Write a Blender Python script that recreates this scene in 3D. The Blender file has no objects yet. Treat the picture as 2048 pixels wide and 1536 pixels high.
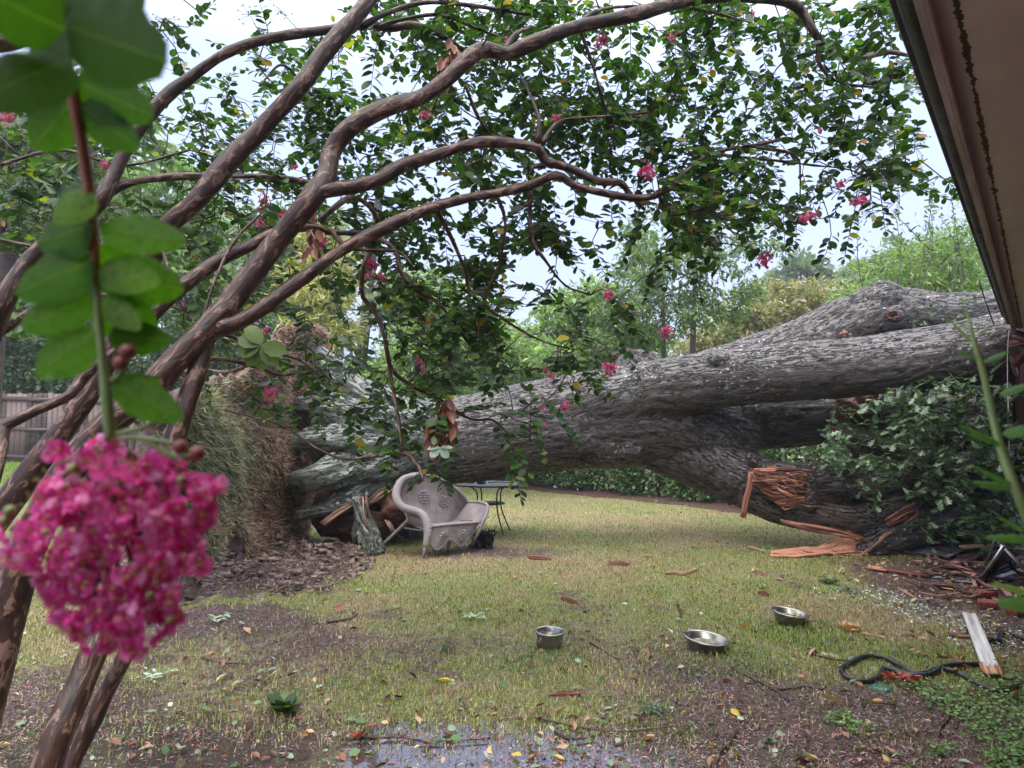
import bpy, math, random
import numpy as np
from mathutils import Vector
scene = bpy.context.scene
R = math.radians
rnd = random.Random(7)
rng = np.random.default_rng(11)

# ------------------------------------------------------------------ camera
FPX, CAMZ = 1420.0, 1.4
PITCH = math.atan(92.0 / FPX)
cam_data = bpy.data.cameras.new("camera")
cam = bpy.data.objects.new("camera", cam_data)
scene.collection.objects.link(cam)
cam.location = (0, 0, CAMZ)
cam.rotation_euler = (R(90) + PITCH, 0, 0)
cam_data.sensor_width = 36.0
cam_data.lens = FPX / 2048 * 36.0
cam_data.clip_start = 0.05
cam_data.clip_end = 2000
cam_data.dof.use_dof = True
cam_data.dof.focus_distance = 7.5
cam_data.dof.aperture_fstop = 7.5
scene.camera = cam

# ------------------------------------------------------------------ sky, sun, exposure
SUN_EL, SUN_AZ = R(58), R(200)
world = bpy.data.worlds.new("World")
scene.world = world
world.use_nodes = True
nt = world.node_tree
nt.nodes.clear()
wo = nt.nodes.new("ShaderNodeOutputWorld")
bg = nt.nodes.new("ShaderNodeBackground"); bg.inputs[1].default_value = 0.1
sky = nt.nodes.new("ShaderNodeTexSky"); sky.sky_type = 'NISHITA'; sky.sun_disc = False
sky.sun_elevation = SUN_EL; sky.sun_rotation = SUN_AZ; sky.dust_density = 3.0; sky.air_density = 1.0
tc = nt.nodes.new("ShaderNodeTexCoord")
sx = nt.nodes.new("ShaderNodeSeparateXYZ")
nt.links.new(tc.outputs['Generated'], sx.inputs[0])
ramp = nt.nodes.new("ShaderNodeValToRGB")     # overcast: the cloud layer is brighter towards the zenith
ramp.color_ramp.elements[0].position = 0.0; ramp.color_ramp.elements[0].color = (.145, .190, .345, 1)
ramp.color_ramp.elements[1].position = 1.0; ramp.color_ramp.elements[1].color = (1.15, 1.15, 1.16, 1)
e = ramp.color_ramp.elements.new(.45); e.color = (.185, .228, .365, 1)
nt.links.new(sx.outputs[2], ramp.inputs[0])
cn = nt.nodes.new("ShaderNodeTexNoise"); cn.inputs['Scale'].default_value = 1.6; cn.inputs['Detail'].default_value = 4
nt.links.new(tc.outputs['Generated'], cn.inputs['Vector'])
cr = nt.nodes.new("ShaderNodeMapRange"); cr.inputs[1].default_value = .3; cr.inputs[2].default_value = .7
cr.inputs[3].default_value = .86; cr.inputs[4].default_value = 1.12
nt.links.new(cn.outputs[0], cr.inputs[0])
vm = nt.nodes.new("ShaderNodeVectorMath"); vm.operation = 'SCALE'
nt.links.new(ramp.outputs[0], vm.inputs[0]); nt.links.new(cr.outputs[0], vm.inputs['Scale'])
vs = nt.nodes.new("ShaderNodeVectorMath"); vs.operation = 'SCALE'; vs.inputs['Scale'].default_value = 17.0
nt.links.new(vm.outputs[0], vs.inputs[0])
mx = nt.nodes.new("ShaderNodeMix"); mx.data_type = 'RGBA'; mx.inputs[0].default_value = 0.93
nt.links.new(sky.outputs[0], mx.inputs[6]); nt.links.new(vs.outputs[0], mx.inputs[7])
nt.links.new(mx.outputs[2], bg.inputs[0]); nt.links.new(bg.outputs[0], wo.inputs[0])
sd = bpy.data.lights.new("sun", 'SUN'); sd.energy = 1.3; sd.angle = R(50); sd.color = (1, .97, .93)
so = bpy.data.objects.new("sun", sd); scene.collection.objects.link(so)
so.rotation_euler = (R(90) - SUN_EL, 0, math.pi - SUN_AZ)
scene.view_settings.view_transform = 'Standard'
scene.view_settings.look = 'None'
scene.view_settings.exposure = 1.35
scene.view_settings.gamma = 1.0
scene.cycles.max_bounces = 6
scene.cycles.transparent_max_bounces = 6

# ------------------------------------------------------------------ helpers
def ray(px, py):
    x = (px - 1024) / FPX; y = (768 - py) / FPX
    c, s = math.cos(PITCH), math.sin(PITCH)
    return np.array([x, c - y * s, s + y * c])
def P(px, py, d):
    r = ray(px, py)
    return np.array([0, 0, CAMZ]) + r * (d / r[1])
def M(px, d):
    return px * d / FPX
def hs(n, a, b):
    t = np.clip((n - a) / (b - a), 0, 1); return t * t * (3 - 2 * t)

def _hash(ix, iy, iz, s):
    n = (ix * 374761393 + iy * 668265263 + iz * 1274126177 + s * 974634777) & 0x7fffffff
    n = ((n ^ (n >> 13)) * 1103515245) & 0x7fffffff
    n = ((n ^ (n >> 15)) * 1274126177) & 0x7fffffff
    return ((n ^ (n >> 16)) & 0xffff) / 65535.0
def vnoise(p, s=0):
    p = np.asarray(p, float); i = np.floor(p).astype(np.int64); f = p - i; f = f * f * (3 - 2 * f)
    ix, iy, iz = i[:, 0], i[:, 1], i[:, 2]; r = 0
    for dx in (0, 1):
        wx = f[:, 0] if dx else 1 - f[:, 0]
        for dy in (0, 1):
            wy = f[:, 1] if dy else 1 - f[:, 1]
            for dz in (0, 1):
                wz = f[:, 2] if dz else 1 - f[:, 2]
                r = r + wx * wy * wz * _hash(ix + dx, iy + dy, iz + dz, s)
    return r
def fbm(p, o=4, s=0):
    p = np.asarray(p, float); a, t, w = .5, 0, 0
    for k in range(o):
        t = t + a * vnoise(p * 2 ** k + k * 17.3, s + k); w += a; a *= .5
    return t / w
def xy3(x, y, k):
    return np.stack([np.asarray(x) * k, np.asarray(y) * k, np.zeros_like(np.asarray(x, float))], -1)

def crater(x, y):
    return np.exp(-(((x + 3.0) / 1.45) ** 2 + ((y - 7.3) / 1.7) ** 2) ** 2)
def pool(x, y):
    return np.exp(-(((x + .85) / 1.8) ** 4 + ((y - 2.93) / .56) ** 4)) * .070 + np.exp(-(((x - .9) / .8) ** 4 + ((y - 2.9) / .25) ** 4)) * .03
def ghv(x, y, raw=False):
    x = np.asarray(x, float).ravel(); y = np.asarray(y, float).ravel()
    h = .5 * hs(y, 9, 19) * hs(-x, 4, 10)
    h = h + (fbm(xy3(x, y, .35), 3, 3) - .5) * .08 * hs(y, 2, 9)
    h = h + (fbm(xy3(x, y, 3.2), 3, 5) - .5) * .05 * np.clip(1.3 - y / 14, 0, 1)
    c = crater(x, y)
    h = h + c * (np.abs(fbm(xy3(x, y, 3.5), 3, 9) - .5) * .9 + (fbm(xy3(x, y, 13), 2, 29) - .5) * .13 - .03)
    c2 = np.exp(-(((x + 2.0) / .55) ** 2 + ((y - 5.1) / .5) ** 2))
    h = h + c2 * fbm(xy3(x, y, 6), 3, 19) * .22 - pool(x, y)
    return h if raw else np.where(pool(x, y) > .004, np.maximum(h, -.014), h)
def gh(x, y):
    return float(ghv([x], [y])[0])
def G(px, py, dz=0.0):
    r = ray(px, py); z = 0.0
    for k in range(6):
        t = (z - CAMZ) / r[2]; p = np.array([0, 0, CAMZ]) + r * t
        z = gh(p[0], p[1])
    p[2] = z + dz
    return p

def Gv(px, py):
    px = np.asarray(px, float); py = np.asarray(py, float); x = (px - 1024) / FPX; y = (768 - py) / FPX; c, s = math.cos(PITCH), math.sin(PITCH)
    r = np.stack([x, c - y * s, s + y * c], -1); z = np.zeros(len(px))
    for k in range(4):
        p = np.array([0, 0, CAMZ]) + r * ((z - CAMZ) / r[:, 2])[:, None]; z = ghv(p[:, 0], p[:, 1])
    p[:, 2] = z; return p
ORG = {}
def _link(o, parent):
    scene.collection.objects.link(o)
    if parent is not None:
        o.parent = parent
def tag(o, label=None, cat=None, group=None, kind=None):
    if label: o['label'] = label
    if cat: o['category'] = cat
    if group: o['group'] = group
    if kind: o['kind'] = kind
    return o
def thing(name, label, cat, loc, group=None):
    o = bpy.data.objects.new(name, None); o.empty_display_size = .1
    o.location = loc; _link(o, None); ORG[o.name] = np.array(loc, float)
    return tag(o, label, cat, group)

def fastmesh(name, V, loops, totals, mat, parent=None, attrs=None, smooth=False, origin=None):
    V = np.asarray(V, np.float64)
    if parent is not None:
        org = ORG[parent.name]
    elif origin is not None:
        org = np.array(origin, float)
    else:
        org = np.array([(V[:, 0].min() + V[:, 0].max()) / 2, (V[:, 1].min() + V[:, 1].max()) / 2, V[:, 2].min()])
    me = bpy.data.meshes.new(name)
    W = (V - org).astype(np.float32)
    me.vertices.add(len(W)); me.vertices.foreach_set('co', W.ravel())
    loops = np.asarray(loops, np.int32); totals = np.asarray(totals, np.int32)
    me.loops.add(len(loops)); me.loops.foreach_set('vertex_index', loops)
    me.polygons.add(len(totals))
    st = np.concatenate([[0], np.cumsum(totals)[:-1]]).astype(np.int32)
    me.polygons.foreach_set('loop_start', st)
    try: me.polygons.foreach_set('loop_total', totals)
    except Exception: pass
    if smooth: me.polygons.foreach_set('use_smooth', np.ones(len(totals), bool))
    for k, a in (attrs or {}).items():
        a = np.asarray(a, np.float32)
        if a.ndim == 1:
            at = me.attributes.new(k, 'FLOAT', 'POINT'); at.data.foreach_set('value', a)
        else:
            at = me.attributes.new(k, 'FLOAT_VECTOR', 'POINT'); at.data.foreach_set('vector', a.ravel())
    me.update(calc_edges=True); me.validate()
    if mat is not None: me.materials.append(mat)
    o = bpy.data.objects.new(name, me)
    if parent is None: o.location = org
    _link(o, parent); ORG[o.name] = org
    return o

def catmull(pts, step):
    pts = np.asarray(pts, float); n = len(pts)
    if n < 2: return pts
    Q = np.vstack([2 * pts[0] - pts[1], pts, 2 * pts[-1] - pts[-2]]); out = []
    for i in range(n - 1):
        a, b, c, d = Q[i], Q[i + 1], Q[i + 2], Q[i + 3]
        m = max(1, int(np.linalg.norm((c - b)[:3]) / step))
        for k in range(m):
            t = k / m
            out.append(.5 * ((2 * b) + (c - a) * t + (2 * a - 5 * b + 4 * c - d) * t * t + (3 * b - 3 * c + d - a) * t ** 3))
    out.append(pts[-1]); return np.array(out)

class MB:
    def __init__(s): s.V = []; s.L = []; s.T = []; s.B = []; s.N = []; s.n = 0
    def add(s, V, F, bc=None, rn=0.0):
        V = np.asarray(V, float); s.V.append(V)
        for f in F: s.L.extend([int(i) + s.n for i in f]); s.T.append(len(f))
        s.B.append(V if bc is None else np.asarray(bc, float))
        s.N.append(np.full(len(V), float(rn))); s.n += len(V)
        return s
    def tube(s, pts, rad, seg=8, step=.1, wob=0.0, seed=0, cap=True, rn=0.0, flat=1.0, up=None, corr=None):
        pts = np.asarray(pts, float); rad = np.broadcast_to(np.asarray(rad, float), (len(pts),))
        Q = catmull(np.hstack([pts, rad[:, None]]), step)
        C, r = Q[:, :3], np.maximum(Q[:, 3], 1e-4); n = len(C)
        T = np.gradient(C, axis=0); T /= np.linalg.norm(T, axis=1)[:, None] + 1e-9
        u = np.array(up if up is not None else [0.03, .1, 1.0], float)
        if abs(np.dot(u, T[0])) > .95: u = np.array([1.0, .1, 0])
        N1 = []; 
        for i in range(n):
            u = u - np.dot(u, T[i]) * T[i]; u /= np.linalg.norm(u) + 1e-9; N1.append(u.copy())
        N1 = np.array(N1); N2 = np.cross(T, N1)
        sl = np.concatenate([[0], np.cumsum(np.linalg.norm(np.diff(C, axis=0), axis=1))])
        if corr: r = r * (1 + corr[1] * np.sign(np.sin(sl * 2 * math.pi / corr[0])))
        th = np.arange(seg) * 2 * math.pi / seg
        cs, sn = np.cos(th), np.sin(th)
        ox = r[:, None] * cs; oy = r[:, None] * sn * flat
        bc = np.stack([np.repeat(sl[:, None], seg, 1) + seed * 3.1, ox, oy], -1).reshape(-1, 3)
        V = C[:, None] + ox[..., None] * N1[:, None] + oy[..., None] * N2[:, None]
        V = V.reshape(-1, 3)
        if wob:
            d = (fbm(bc * np.array([1 / (wob * 22), 1 / (wob * 9), 1 / (wob * 9)]) + seed * 7, 3, seed) - .5) * 2 * wob
            dirv = (cs[None, :, None] * N1[:, None] + sn[None, :, None] * N2[:, None]).reshape(-1, 3)
            V = V + d[:, None] * dirv
        F = []
        for i in range(n - 1):
            for j in range(seg):
                k = (j + 1) % seg
                F.append((i * seg + j, i * seg + k, (i + 1) * seg + k, (i + 1) * seg + j))
        if cap:
            V = np.vstack([V, C[0] - T[0] * r[0] * .2, C[-1] + T[-1] * r[-1] * .3]); bc = np.vstack([bc, bc[0], bc[-1]])
            a, b = n * seg, n * seg + 1
            for j in range(seg):
                k = (j + 1) % seg
                F.append((a, k, j)); F.append((b, (n - 1) * seg + j, (n - 1) * seg + k))
        return s.add(V, F, bc, rn)
    def box(s, c, size, ax=None, rn=0.0):
        c = np.asarray(c, float); h = np.asarray(size, float) / 2
        A = np.eye(3) if ax is None else np.asarray(ax, float)
        V = [c + A.T @ (np.array([x, y, z]) * h) for x in (-1, 1) for y in (-1, 1) for z in (-1, 1)]
        V = np.array(V)
        F = [(0, 1, 3, 2), (4, 6, 7, 5), (0, 4, 5, 1), (2, 3, 7, 6), (0, 2, 6, 4), (1, 5, 7, 3)]
        return s.add(V, F, (V - c) @ A.T + rn * 3, rn)
    def plank(s, a, b, w, t, up=(0, 0, 1), jag=(0, 0), rn=0.0, nx=7):
        a = np.asarray(a, float); b = np.asarray(b, float); T = (b - a); L = np.linalg.norm(T); T /= L
        U = np.asarray(up, float); U = U - U.dot(T) * T; U /= np.linalg.norm(U); W = np.cross(T, U)
        V = []; B = []; r = random.Random(int(rn * 991) + int(L * 1000))
        ja = [r.random() * jag[0] for _ in range(nx)]; jb = [r.random() * jag[1] for _ in range(nx)]
        for k in range(nx):
            y = (k / (nx - 1) - .5) * w
            for (q, x) in ((0, ja[k]), (1, L - jb[k])):
                for z in (-t / 2, t / 2):
                    V.append(a + T * x + W * y + U * z); B.append((x, y, z + rn * 5))
        F = []
        for k in range(nx - 1):
            o = k * 4; p = o + 4
            F += [(o + 1, p + 1, p + 3, o + 3), (o, o + 2, p + 2, p), (o, p, p + 1, o + 1), (o + 2, o + 3, p + 3, p + 2)]
        F += [(0, 1, 3, 2), (len(V) - 4, len(V) - 2, len(V) - 1, len(V) - 3)]
        return s.add(V, F, B, rn)
    def lathe(s, prof, c, seg=32, ax=None, rn=0.0, close=False):
        A = np.eye(3) if ax is None else np.asarray(ax, float); c = np.asarray(c, float)
        th = np.arange(seg) * 2 * math.pi / seg; V = []
        for (r, z) in prof:
            for t in th: V.append(c + A.T @ np.array([r * math.cos(t), r * math.sin(t), z]))
        F = []; n = len(prof)
        for i in range(n - 1):
            for j in range(seg):
                k = (j + 1) % seg
                F.append((i * seg + j, i * seg + k, (i + 1) * seg + k, (i + 1) * seg + j))
        V = np.array(V)
        return s.add(V, F, (V - c) @ A.T, rn)
    def ball(s, c, r, ax=None, u=10, v=14, rn=0.0, wob=0, seed=0):
        c = np.asarray(c, float); r = np.broadcast_to(np.asarray(r, float), (3,)); A = np.eye(3) if ax is None else np.asarray(ax, float)
        D = [(0, 0, 1)]
        for i in range(1, u):
            p = math.pi * i / u
            for j in range(v):
                t = 2 * math.pi * j / v; D.append((math.sin(p) * math.cos(t), math.sin(p) * math.sin(t), math.cos(p)))
        D.append((0, 0, -1)); D = np.array(D)
        k = 1.0
        if wob: k = (1 + wob * 2 * (fbm(D * 2.2 + seed * 5.3, 3, seed) - .5))[:, None]
        V = c + (D * r * k) @ A; F = []
        for j in range(v): F.append((0, 1 + j, 1 + (j + 1) % v))
        for i in range(u - 2):
            for j in range(v):
                a = 1 + i * v + j; b = 1 + i * v + (j + 1) % v; F.append((a, a + v, b + v, b))
        l = len(D) - 1; o = 1 + (u - 2) * v
        for j in range(v): F.append((l, o + (j + 1) % v, o + j))
        return s.add(V, F, D * r * k, rn)
    def grid(s, X, bc=None, rn=0.0, thick=0.0):
        X = np.asarray(X, float); n, m = X.shape[:2]; V = X.reshape(-1, 3)
        F = [(i * m + j, i * m + j + 1, (i + 1) * m + j + 1, (i + 1) * m + j) for i in range(n - 1) for j in range(m - 1)]
        B = V if bc is None else np.asarray(bc, float).reshape(-1, 3)
        if thick:
            du = np.gradient(X, axis=0); dv = np.gradient(X, axis=1); N = np.cross(du, dv).reshape(-1, 3)
            N /= np.linalg.norm(N, axis=1)[:, None] + 1e-9; o = n * m
            V2 = V - N * thick; F += [(o + f[0], o + f[3], o + f[2], o + f[1]) for f in list(F)]
            rim = [i * m for i in range(n)] + [(n - 1) * m + j for j in range(1, m)] + [i * m + m - 1 for i in range(n - 2, -1, -1)] + [j for j in range(m - 2, 0, -1)]
            for a in range(len(rim)):
                p, q = rim[a], rim[(a + 1) % len(rim)]; F.append((p, q, o + q, o + p))
            V = np.vstack([V, V2]); B = np.vstack([B, B])
        return s.add(V, F, B, rn)
    def build(s, name, mat, parent=None, smooth=True, origin=None):
        return fastmesh(name, np.vstack(s.V), s.L, s.T, mat, parent, {'bc': np.vstack(s.B), 'rnd': np.concatenate(s.N)}, smooth, origin)

def scatter(name, tmpl, Pn, D, Nn, S, mat, parent=None, rn=None, extra=None, origin=None, smooth=False, sx=None):
    """many copies of one small leaf template as one mesh; tmpl = (verts, faces)"""
    TV, TF = tmpl; TV = np.asarray(TV, float); k = len(TV)
    D = D / (np.linalg.norm(D, axis=1)[:, None] + 1e-9)
    X = np.cross(D, Nn); X /= np.linalg.norm(X, axis=1)[:, None] + 1e-9
    Z = np.cross(X, D); S = np.broadcast_to(np.asarray(S, float), (len(Pn),))
    sxx = S if sx is None else np.asarray(sx, float)
    V = Pn[:, None] + (TV[None, :, 0, None] * X[:, None]) * sxx[:, None, None] + (TV[None, :, 1, None] * D[:, None] + TV[None, :, 2, None] * Z[:, None]) * S[:, None, None]
    n = len(Pn); off = (np.arange(n) * k)
    lo = np.array([i for f in TF for i in f]); to = np.array([len(f) for f in TF])
    loops = (off[:, None] + lo[None]).ravel(); tot = np.tile(to, n)
    if rn is None: rn = rng.random(n)
    at = {'rnd': np.repeat(rn, k), 'lv': np.tile(TV, (n, 1))}
    for q, a in (extra or {}).items(): at[q] = np.repeat(a, k)
    return fastmesh(name, V.reshape(-1, 3), loops, tot, mat, parent, at, smooth, origin)

def remeshed(mb, voxel, smooth_it=4):
    """union of overlapping solids -> one continuous surface; returns verts, loops, totals, normals"""
    o = mb.build('tmp', None); o.location = (0, 0, 0); org = ORG[o.name]
    m = o.modifiers.new('r', 'REMESH'); m.mode = 'VOXEL'; m.voxel_size = voxel
    if smooth_it:
        q = o.modifiers.new('s', 'SMOOTH'); q.factor = .5; q.iterations = smooth_it
    dg = bpy.context.evaluated_depsgraph_get(); me = bpy.data.meshes.new_from_object(o.evaluated_get(dg))
    V = np.empty(len(me.vertices) * 3, np.float32); me.vertices.foreach_get('co', V); V = V.reshape(-1, 3) + org
    N = np.empty(len(me.vertices) * 3, np.float32); me.vertices.foreach_get('normal', N); N = N.reshape(-1, 3)
    L = np.empty(len(me.loops), np.int32); me.loops.foreach_get('vertex_index', L)
    T = np.empty(len(me.polygons), np.int32); me.polygons.foreach_get('loop_total', T)
    bpy.data.meshes.remove(me); old = o.data; bpy.data.objects.remove(o); bpy.data.meshes.remove(old)
    return V.astype(float), L, T, N.astype(float)

# leaf templates: x across, y along, z normal
OVAL = ([(0, 0, 0), (-.24, .22, .04), (-.34, .5, .06), (-.26, .8, .03), (0, 1, -.06), (.26, .8, .03), (.34, .5, .06), (.24, .22, .04), (0, .25, 0), (0, .55, -.01), (0, .8, -.03)],
        [(0, 8, 1), (1, 8, 9, 2), (2, 9, 10, 3), (3, 10, 4), (0, 7, 8), (7, 6, 9, 8), (6, 5, 10, 9), (5, 4, 10)])
RHOMB = ([(0, 0, 0), (-.24, .45, .08), (0, 1, -.05), (.24, .45, .08)], [(0, 3, 2, 1)])
LANCE = ([(0, 0, 0), (-.1, .4, .03), (0, 1, -.12), (.1, .4, .03)], [(0, 3, 2, 1)])
LOBE = ([(0, 0, 0), (-.06, .25, .02), (-.22, .35, .05), (-.1, .48, .02), (-.33, .68, .06), (-.15, .72, .02), (-.2, .95, .0), (0, .86, -.02), (.2, .95, .0), (.15, .72, .02), (.33, .68, .06), (.1, .48, .02), (.22, .35, .05), (.06, .25, .02), (0, .5, -.02), (0, .75, -.03)],
        [(0, 14, 1), (1, 14, 3, 2), (3, 14, 15, 5), (3, 5, 4), (5, 15, 7, 6), (0, 13, 14), (13, 12, 11, 14), (11, 9, 15, 14), (11, 10, 9), (9, 8, 7, 15)])
CURL = ([(0, 0, 0), (-.2, .3, .16), (-.24, .6, .2), (0, 1, .12), (.24, .6, .14), (.2, .3, .2), (0, .35, -.02), (0, .7, -.02)],
        [(0, 6, 1), (1, 6, 7, 2), (2, 7, 3), (0, 5, 6), (5, 4, 7, 6), (4, 3, 7)])
BLADE = ([(-.5, 0, 0), (.5, 0, 0), (.4, .5, .08), (-.4, .5, .08), (0, 1, .32)], [(0, 1, 2, 3), (3, 2, 4)])

# ------------------------------------------------------------------ materials
def newmat(name):
    m = bpy.data.materials.new(name); m.use_nodes = True; n = m.node_tree; n.nodes.clear()
    o = n.nodes.new('ShaderNodeOutputMaterial'); b = n.nodes.new('ShaderNodeBsdfPrincipled')
    n.links.new(b.outputs[0], o.inputs[0]); return m, n, b, o
def node(n, t, **kw):
    x = n.nodes.new(t)
    for k, v in kw.items():
        if k[0] == 'i': x.inputs[int(k[1:]) if k[1:].isdigit() else k[1:]].default_value = v
        else: setattr(x, k, v)
    return x
def rampn(n, src, stops):
    r = n.nodes.new('ShaderNodeValToRGB'); cr = r.color_ramp
    while len(cr.elements) > 1: cr.elements.remove(cr.elements[-1])
    cr.elements[0].position = stops[0][0]; cr.elements[0].color = (*stops[0][1], 1)
    for p, c in stops[1:]:
        e = cr.elements.new(p); e.color = (*c, 1)
    n.links.new(src, r.inputs[0]); return r.outputs[0]
def attr(n, name, fac=False):
    a = n.nodes.new('ShaderNodeAttribute'); a.attribute_name = name; return a.outputs['Fac' if fac else 'Vector']
def mapping(n, src, sc, loc=(0, 0, 0)):
    m = n.nodes.new('ShaderNodeMapping'); m.inputs['Scale'].default_value = sc; m.inputs['Location'].default_value = loc
    n.links.new(src, m.inputs[0]); return m.outputs[0]
def noisen(n, src, scale, detail=4, rough=.6, dist=0.0):
    t = n.nodes.new('ShaderNodeTexNoise'); t.inputs['Scale'].default_value = scale; t.inputs['Detail'].default_value = detail
    t.inputs['Roughness'].default_value = rough; t.inputs['Distortion'].default_value = dist
    n.links.new(src, t.inputs['Vector']); return t.outputs[0]
def mixc(n, fac, a, b, mode='MIX'):
    m = n.nodes.new('ShaderNodeMix'); m.data_type = 'RGBA'; m.blend_type = mode
    for i, v in ((0, fac), (6, a), (7, b)):
        if hasattr(v, 'node'): n.links.new(v, m.inputs[i])
        else: m.inputs[i].default_value = v if i == 0 else (*v, 1)
    return m.outputs[2]
def math_(n, op, a, b=0.0, c=None):
    m = n.nodes.new('ShaderNodeMath'); m.operation = op
    for i, v in ((0, a), (1, b)) + (((2, c),) if c is not None else ()):
        if hasattr(v, 'node'): n.links.new(v, m.inputs[i])
        else: m.inputs[i].default_value = v
    return m.outputs[0]
def bump(n, b, h, dist, strength=1.0):
    u = n.nodes.new('ShaderNodeBump'); u.inputs['Distance'].default_value = dist; u.inputs['Strength'].default_value = strength
    n.links.new(h, u.inputs['Height']); n.links.new(u.outputs[0], b.inputs['Normal'])
def coords(n, kind='Object'):
    return n.nodes.new('ShaderNodeTexCoord').outputs[kind]

def mat_simple(name, col, rough=.5, metal=0.0, var=.25, scale=8.0, bumpd=0.0, col2=None, spec=.5, src='bc', stretch=(1, 1, 1)):
    m, n, b, o = newmat(name)
    v = mapping(n, attr(n, src) if src else coords(n), stretch)
    t = noisen(n, v, scale, 5)
    c2 = col2 if col2 else tuple(x * (1 - var) for x in col)
    n.links.new(rampn(n, t, [(.32, c2), (.68, col)]), b.inputs['Base Color'])
    b.inputs['Roughness'].default_value = rough; b.inputs['Metallic'].default_value = metal
    b.inputs['Specular IOR Level'].default_value = spec
    if bumpd: bump(n, b, t, bumpd)
    return m

def mat_leaf(name, stops, rough=.38, trans=.35, spec=.5, tcol=None, veins=False):
    m, n, b, o = newmat(name)
    a = attr(n, 'rnd', True)
    c = rampn(n, a, stops)
    lv = attr(n, 'lv'); s = node(n, 'ShaderNodeSeparateXYZ'); n.links.new(lv, s.inputs[0])
    ab = math_(n, 'ABSOLUTE', s.outputs[0]); k = math_(n, 'LESS_THAN', ab, .012)
    c = mixc(n, math_(n, 'MULTIPLY', k, .35), c, (.25, .32, .1))
    if veins:
        ph = math_(n, 'SUBTRACT', math_(n, 'MULTIPLY', s.outputs[1], 62.0), math_(n, 'MULTIPLY', ab, 75.0))
        sn = math_(n, 'POWER', math_(n, 'ABSOLUTE', math_(n, 'COSINE', ph)), 14.0)
        c = mixc(n, math_(n, 'MULTIPLY', sn, .4), c, (.22, .32, .08))
        bl = noisen(n, coords(n), 220, 4); c = mixc(n, math_(n, 'MULTIPLY', hs_node(n, bl, .45, .7), .45), c, (.03, .07, .01))
        sp = noisen(n, coords(n), 900, 2); c = mixc(n, hs_node(n, sp, .72, .76), c, (.16, .10, .03))
        bump(n, b, math_(n, 'ADD', sn, math_(n, 'MULTIPLY', bl, 1.5)), .0006)
    n.links.new(c, b.inputs['Base Color']); b.inputs['Roughness'].default_value = rough
    b.inputs['Specular IOR Level'].default_value = spec
    if trans:
        t = node(n, 'ShaderNodeBsdfTranslucent'); tc_ = mixc(n, 1.0, c, tcol or (1.6, 1.9, .6), 'MULTIPLY')
        n.links.new(tc_, t.inputs[0]); ms = node(n, 'ShaderNodeMixShader'); ms.inputs[0].default_value = trans
        n.links.new(b.outputs[0], ms.inputs[1]); n.links.new(t.outputs[0], ms.inputs[2]); n.links.new(ms.outputs[0], o.inputs[0])
    return m

def mat_bark():
    m, n, b, o = newmat('oak_bark')
    bc = attr(n, 'bc')
    v = mapping(n, bc, (3.0, 25, 25))
    wob = noisen(n, mapping(n, bc, (3.0, 4, 4)), 1.6, 3)
    sc = node(n, 'ShaderNodeVectorMath', operation='SCALE'); n.links.new(v, sc.inputs[0]); sc.inputs['Scale'].default_value = 1.0
    cmb = node(n, 'ShaderNodeCombineXYZ'); w2 = math_(n, 'MULTIPLY', wob, 3.2)
    for i in (1, 2): n.links.new(w2, cmb.inputs[i])
    ad = node(n, 'ShaderNodeVectorMath', operation='ADD'); n.links.new(sc.outputs[0], ad.inputs[0]); n.links.new(cmb.outputs[0], ad.inputs[1])
    t = noisen(n, ad.outputs[0], 1.15, 5, .55)
    ridge = math_(n, 'ABSOLUTE', math_(n, 'SUBTRACT', t, .5))
    rr = node(n, 'ShaderNodeMapRange'); rr.inputs[1].default_value = 0; rr.inputs[2].default_value = .05
    n.links.new(ridge, rr.inputs[0])
    fine = noisen(n, mapping(n, bc, (14, 60, 60)), 1.0, 4)
    hgt = math_(n, 'ADD', math_(n, 'MULTIPLY', rr.outputs[0], 1.0), math_(n, 'MULTIPLY', fine, .16))
    big = noisen(n, coords(n), 1.1, 3)
    c1 = mixc(n, rr.outputs[0], (.010, .008, .007), (.092, .077, .072))
    c2 = mixc(n, math_(n, 'MULTIPLY', hs_node(n, big, .45, .65), .6), c1, (.13, .085, .065))
    c2 = mixc(n, .55, c1, c2)
    gr = hs_node(n, noisen(n, coords(n), 2.3, 4), .5, .7)
    moss = attr(n, 'moss', True)
    c3 = mixc(n, math_(n, 'MULTIPLY', math_(n, 'MULTIPLY', gr, rr.outputs[0]), .65), c2, (.175, .166, .162))
    c3 = mixc(n, math_(n, 'MULTIPLY', math_(n, 'MULTIPLY', moss, rr.outputs[0]), .75), c3, (.20, .235, .19))
    vo = node(n, 'ShaderNodeTexVoronoi'); vo.inputs['Scale'].default_value = 17; n.links.new(mapping(n, bc, (.8, 1, 1)), vo.inputs['Vector'])
    sp = math_(n, 'LESS_THAN', vo.outputs['Distance'], math_(n, 'MULTIPLY', noisen(n, coords(n), 3.0, 2), .5))
    msk = hs_node(n, noisen(n, coords(n), .9, 3), .42, .55)
    sel = math_(n, 'GREATER_THAN', noisen(n, bc, 40, 2), .51)
    spot = math_(n, 'MULTIPLY', math_(n, 'MULTIPLY', sp, msk), sel)
    c4 = mixc(n, math_(n, 'MULTIPLY', spot, .9), c3, (.46, .47, .43))
    n.links.new(c4, b.inputs['Base Color'])
    b.inputs['Roughness'].default_value = .42; b.inputs['Specular IOR Level'].default_value = .55
    bump(n, b, hgt, .034)
    return m
def hs_node(n, src, a, bb):
    r = node(n, 'ShaderNodeMapRange'); r.interpolation_type = 'SMOOTHSTEP'
    r.inputs[1].default_value = a; r.inputs[2].default_value = bb; n.links.new(src, r.inputs[0]); return r.outputs[0]

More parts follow.
